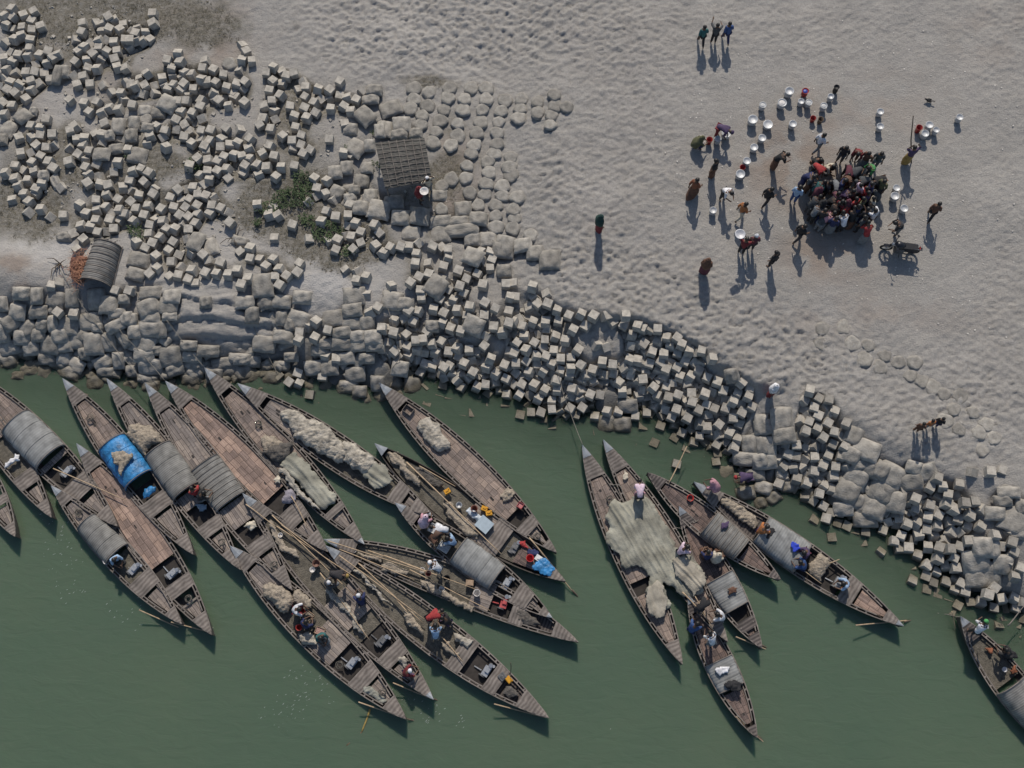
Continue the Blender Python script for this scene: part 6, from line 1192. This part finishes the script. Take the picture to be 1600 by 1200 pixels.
# ------------------------------------------------------------------ motorbike
def bike():
    p=place(1407,387,.4); g=float(height(p.x,p.y)); p.z=g; blk=simple('black bike paint',(.014,.015,.02),.35,.2); rub=simple('tyre rubber',(.02,.02,.02),.9,.1); chrome=simple('dull chrome',(.5,.5,.5),.3,.1,metal=.8); seatm=simple('black vinyl seat',(.02,.02,.022),.5,.1)
    T=thing('motorbike','black motorbike parked below right of the crowd','motorbike',p,R(172)); T.rotation_euler=(R(-6),0,R(172))
    def wheel(x,front):
        def torus(R_,r,n=28,m=8):
            V=[];Fc=[]
            for i in range(n):
                a=2*math.pi*i/n
                for j in range(m): b=2*math.pi*j/m; V.append((x+(R_+r*math.cos(b))*math.cos(a),r*math.sin(b),.30+(R_+r*math.cos(b))*math.sin(a)))
            for i in range(n):
                for j in range(m): Fc.append((i*m+j,((i+1)%n)*m+j,((i+1)%n)*m+(j+1)%m,i*m+(j+1)%m))
            mb=MB(); mb.v=V;mb.f=Fc;mb.m=[0]*len(Fc); return mb
        W1=torus(.25,.05).build('wheel',rub,T,True)
        torus(.205,.014).build('rim',chrome,W1,True)
        s=MB()
        for k in range(10): a=2*math.pi*k/10; s.tube([(x,0,.30),(x+.2*math.cos(a),0,.30+.2*math.sin(a))],.006,4)
        s.tube([(x,-.06,.30),(x,.06,.30)],.035,8); s.build('spokes',chrome,W1)
    wheel(.63,True); wheel(-.62,False)
    MB().tube([(.66,-.07,.3),(.42,-.07,.92)],.022).tube([(.66,.07,.3),(.42,.07,.92)],.022).build('fork',chrome,T)
    H_=MB().tube([(.22,-.36,.98),(.34,-.28,1.0),(.42,-.08,.97),(.42,.08,.97),(.34,.28,1.0),(.22,.36,.98)],.016).build('handlebar',blk,T)
    for s in(-1,1):
        MB().tube([(.34,s*.26,1.0),(.36,s*.30,1.14)],.008,4).lathe((.36,s*.32,1.15),[(0,-.012),(.055,-.012),(.055,.012),(0,.012)],12).build('mirror',blk,H_)
    MB().lathe((.50,0,.88),[(0,-.06),(.07,-.05),(.085,.05),(0,.07)],14,M=Matrix.Rotation(math.pi/2,4,'Y')).build('headlight',chrome,T)
    MB().lathe((.17,0,.78),[(0,-.30),(.11,-.27),(.20,-.05),(.20,.1),(.11,.26),(0,.28)],14,M=Matrix.Rotation(math.pi/2,4,'Y')).build('fuel_tank',blk,T,True)
    MB().box((-.30,0,.80),(.78,.34,.14),taper=.85).box((-.55,0,.85),(.22,.24,.06)).build('seat',seatm,T)
    MB().box((.05,0,.45),(.46,.40,.42),taper=.8).tube([(.1,.14,.35),(.0,.17,.2),(-.6,.19,.3)],.035).build('engine',metal,T)
    MB().box((-.45,0,.60),(.6,.34,.24),taper=.9).tube([(-.2,0,.7),(.35,0,.85)],.03).tube([(.25,0,.3),(.38,0,.85)],.03).tube([(-.62,-.1,.3),(0,-.1,.35)],.02).tube([(-.62,.1,.3),(0,.1,.35)],.02).build('frame',blk,T)
    MB().box((.63,0,.62),(.42,.11,.025)).build('front_mudguard',blk,T); MB().box((-.80,0,.60),(.30,.15,.03),M=Matrix.Rotation(.5,4,'Y')).build('rear_mudguard',blk,T)
    MB().box((-.78,0,.78),(.05,.14,.07)).build('tail_light',redp,T); MB().tube([(-.45,-.12,.86),(-.85,-.12,.88),(-.85,.12,.88),(-.45,.12,.86)],.012).build('luggage_rack',chrome,T)
    MB().tube([(0,.1,.3),(-.05,.34,.0)],.014).build('side_stand',blk,T)
bike()
# bird
p=place(1449,159,.15); bm_=simple('black plumage',(.012,.012,.014),.6,.1)
T=thing('bird','black crow standing alone on the sand above the tall pole','bird',P(1449,159,float(height(p.x,p.y))),R(160))
MB().lathe((0,0,.14),[(0,-.2),(.03,-.17),(.065,-.06),(.07,.03),(.045,.11),(.042,.15),(.03,.19),(.008,.205),(.0,.25)],12,M=Matrix.Rotation(math.pi/2-.25,4,'Y')).build('body',bm_,T,True)
MB().box((-.22,0,.19),(.2,.07,.012),M=Matrix.Rotation(.2,4,'Y')).build('tail',bm_,T)
for s in(-1,1):
    MB().box((-.05,s*.065,.155),(.24,.02,.09),taper=.7).build('wing',bm_,T); MB().tube([(0,s*.03,.1),(0,s*.03,.0),(.04,s*.03,.0)],.006,4).build('leg',bm_,T)
# thin dark boxes stand in for two dark slots in one block
for dx in(-3,3):
    p=place(1566+dx,967,.4)
p=place(1566,967,.36); o=MB().box((-.07,0,0),(.06,.18,.02)).box((.07,.03,0),(.06,.18,.02)).build('slits',bm_,None,False,P(1566,967,p.z+.12),(0,0,R(12))); tag(o,'pair of dark sandals on a pale block near the right edge','slits')
# ------------------------------------------------------------------ ground cover, twigs, litter, foam
def scatter(n,fn,masks,thr,box,seed,base=.0):
    r=np.random.RandomState(seed); uu=r.uniform(box[0],box[2],n*4); vv=r.uniform(box[1],box[3],n*4); m_=gaus(uu,vv,masks)*(.5+fbm(uu/35,vv/35,seed,3)); k=np.where(m_>thr)[0][:n]
    mb=MB()
    for i in k:
        p=P(uu[i],vv[i],1.6); hz=float(height(p.x,p.y))-glow(p.x,p.y)*.8; p=P(uu[i],vv[i],hz); fn(mb,p,r)
    return mb
def tuft(mb,p,r):
    for _ in range(4):
        a=r.uniform(0,6.28); l=r.uniform(.04,.11); h_=r.uniform(.02,.07); w=.012; c=math.cos(a);s=math.sin(a)
        mb.add([(p.x-s*w,p.y+c*w,p.z-.01),(p.x+s*w,p.y-c*w,p.z-.01),(p.x+c*l,p.y+s*l,p.z+h_)],[(0,1,2)])
def leafy(mb,p,r):
    for _ in range(5):
        a=r.uniform(0,6.28); l=r.uniform(.03,.09); h_=r.uniform(.05,.28); w=.03; c=math.cos(a)*l;s=math.sin(a)*l; x,y,z=p.x+r.uniform(-.08,.08),p.y+r.uniform(-.08,.08),p.z+h_
        mb.add([(x-s*.5,y+c*.5,z),(x+c*.6,y+s*.6,z+.01),(x+s*.5,y-c*.5,z),(x-c*.6,y-s*.6,z-.02)],[(0,1,2,3)])
o=scatter(4500,tuft,VEG,.75,(0,0,740,470),5).build('dry_grass',simple('dry olive grass',(.175,.155,.11),.95,.4,1.5)); tag(o,'short dry grass and scrub on the upper left bank','grass',None,None,'stuff') if False else tag(o,'short dry grass and scrub on the upper left bank','grass',None,'stuff')
GR=[(450,312,22,14,1.2),(480,300,16,28,1),(512,365,26,16,1.2),(545,395,14,10,1),(210,358,10,14,1.3),(222,366,8,8,1.1),(470,280,14,10,.8),(505,360,14,10,1),(300,262,26,18,.7),(402,350,10,8,.8),(478,345,14,8,.8),(545,235,14,8,.7),(585,210,14,8,.6),(200,245,12,8,.7),(460,230,10,8,.8),(415,328,20,12,.8),(390,265,8,12,.7),(590,260,14,10,.7)]
o=scatter(2600,leafy,GR,.5,(180,190,620,420),6).build('green_weeds',simple('green weed leaves',(.042,.068,.024),.8,.4,2)); tag(o,'green leafy weeds growing between the blocks','weeds',None,'stuff')
def chip(mb,p,r):
    s=r.uniform(.012,.035); mb.box((p.x,p.y,p.z+s*.4),(s*2,s*r.uniform(.8,2),s*.6),r.uniform(0,3))
o=scatter(520,chip,[(1280,280,260,160,1),(1400,120,220,90,.6),(1500,500,140,160,.35),(150,60,160,80,.5),(700,300,90,60,.5),(1480,760,90,40,.5),(1250,120,90,60,.4)],.32,(0,0,1600,820),8).build('shell_litter',simple('pale litter',(.62,.58,.53),.8,.2)); tag(o,'small pale shells and scraps scattered on the sand','litter',None,'stuff')
def shard(mb,p,r):
    s=r.uniform(.02,.09); mb.box((p.x,p.y,p.z+s*.25),(s*2,s*r.uniform(1,2),s),M=Euler((r.uniform(-.5,.5),r.uniform(-.5,.5),r.uniform(0,3))).to_matrix().to_4x4(),taper=r.uniform(.4,.9))
o=scatter(1500,shard,[(60,120,90,90,1),(250,230,150,90,1),(150,60,90,60,1),(250,360,140,60,.9),(480,190,80,60,.8),(560,370,60,60,.7),(100,270,70,60,.8),(700,450,90,40,.6),(640,270,60,60,.6),(1480,800,60,40,.6)],.45,(0,0,1600,860),18).build('concrete_rubble',concrete); tag(o,'small broken concrete rubble scattered among the blocks','rubble',None,'stuff')
def foam(mb,p,r):
    n=6; s=r.uniform(.008,.03); a0=r.uniform(.3,.9); V=[(p.x+s*math.cos(a0)*math.cos(t)*1.8-s*.5*math.sin(a0)*math.sin(t),p.y+s*math.sin(a0)*math.cos(t)*1.8+s*.5*math.cos(a0)*math.sin(t),.012) for t in [k*math.pi*2/n for k in range(n)]]
    V+= [(x,y,.002) for x,y,z in V]; mb.add(V,[tuple(range(n))]+[(k,n+k,n+(k+1)%n,(k+1)%n) for k in range(n)])
r=np.random.RandomState(9); mb=MB(); FM=[(100,880,60,90,1),(60,790,50,40,.6),(200,960,40,60,.9),(330,975,30,30,.7),(500,1060,80,60,.8),(640,1100,80,40,.8),(430,1120,60,50,.6),(700,1140,60,30,.6),(60,1080,60,60,.4),(860,1080,60,50,.4),(960,1140,20,8,.9),(1050,1120,60,40,.3),(300,1150,80,40,.5),(240,850,30,30,.3)]
uu=r.uniform(0,1600,9000); vv=r.uniform(600,1200,9000); mm_=gaus(uu,vv,FM)*(.4+1.1*fbm(uu/20,vv/14,12,3))
for i in np.where(mm_>.66)[0][:260]: foam(mb,P(uu[i],vv[i],0),r)
o=mb.build('water_foam',simple('foam specks',(.30,.34,.30),.5,.1)); tag(o,'small pale foam specks drifting on the green water','foam',None,'stuff')
cm_=simple('coiled grey rope',(.17,.155,.13),.95,.3,12,bump=1,bscale=40)
for i,(key,t,dy,lab) in enumerate([('b2',.22,-.1,'coil of rope on the brown deck ahead of the blue roof'),('b3',.20,.05,'coil of black rope ahead of the small grey-roofed boat mat'),('b8',.33,.1,'brown rope coil on the deck of the red-tipped boat'),('b4',.82,.05,'coil of rope near the stern of the fully decked lower left boat'),('b10',.90,-.05,'rope coil near the stern of the tall planked boat'),('b17',.26,.15,'dark rope coil near the left prow of the net-sharing pair'),('b16',.86,.1,'round net ball on the stern deck of the outermost middle boat'),('b6',.88,0,'coil of rope on the stern of the lattice-roofed boat'),('b5',.86,0,'grey rope coil on the stern of the boat with the beige net heap'),('b16',.66,-.35,'white rope tangle beside the engine of the outermost middle boat')]):
    q=MB(); r=random.Random(i); pts=[]
    for k in range(60): a=k*.55; rr=.07+.09*abs(math.sin(k*.13+i)); pts.append((rr*math.cos(a)+r.uniform(-.015,.015),rr*math.sin(a)+r.uniform(-.015,.015),.02+.0012*k))
    q.tube(pts,.013,4); o=q.build('rope_coil',cm_,None,True,bz(key,t,dy,.06)); tag(o,lab,'rope','rope coils on the boats')
uniq(None)
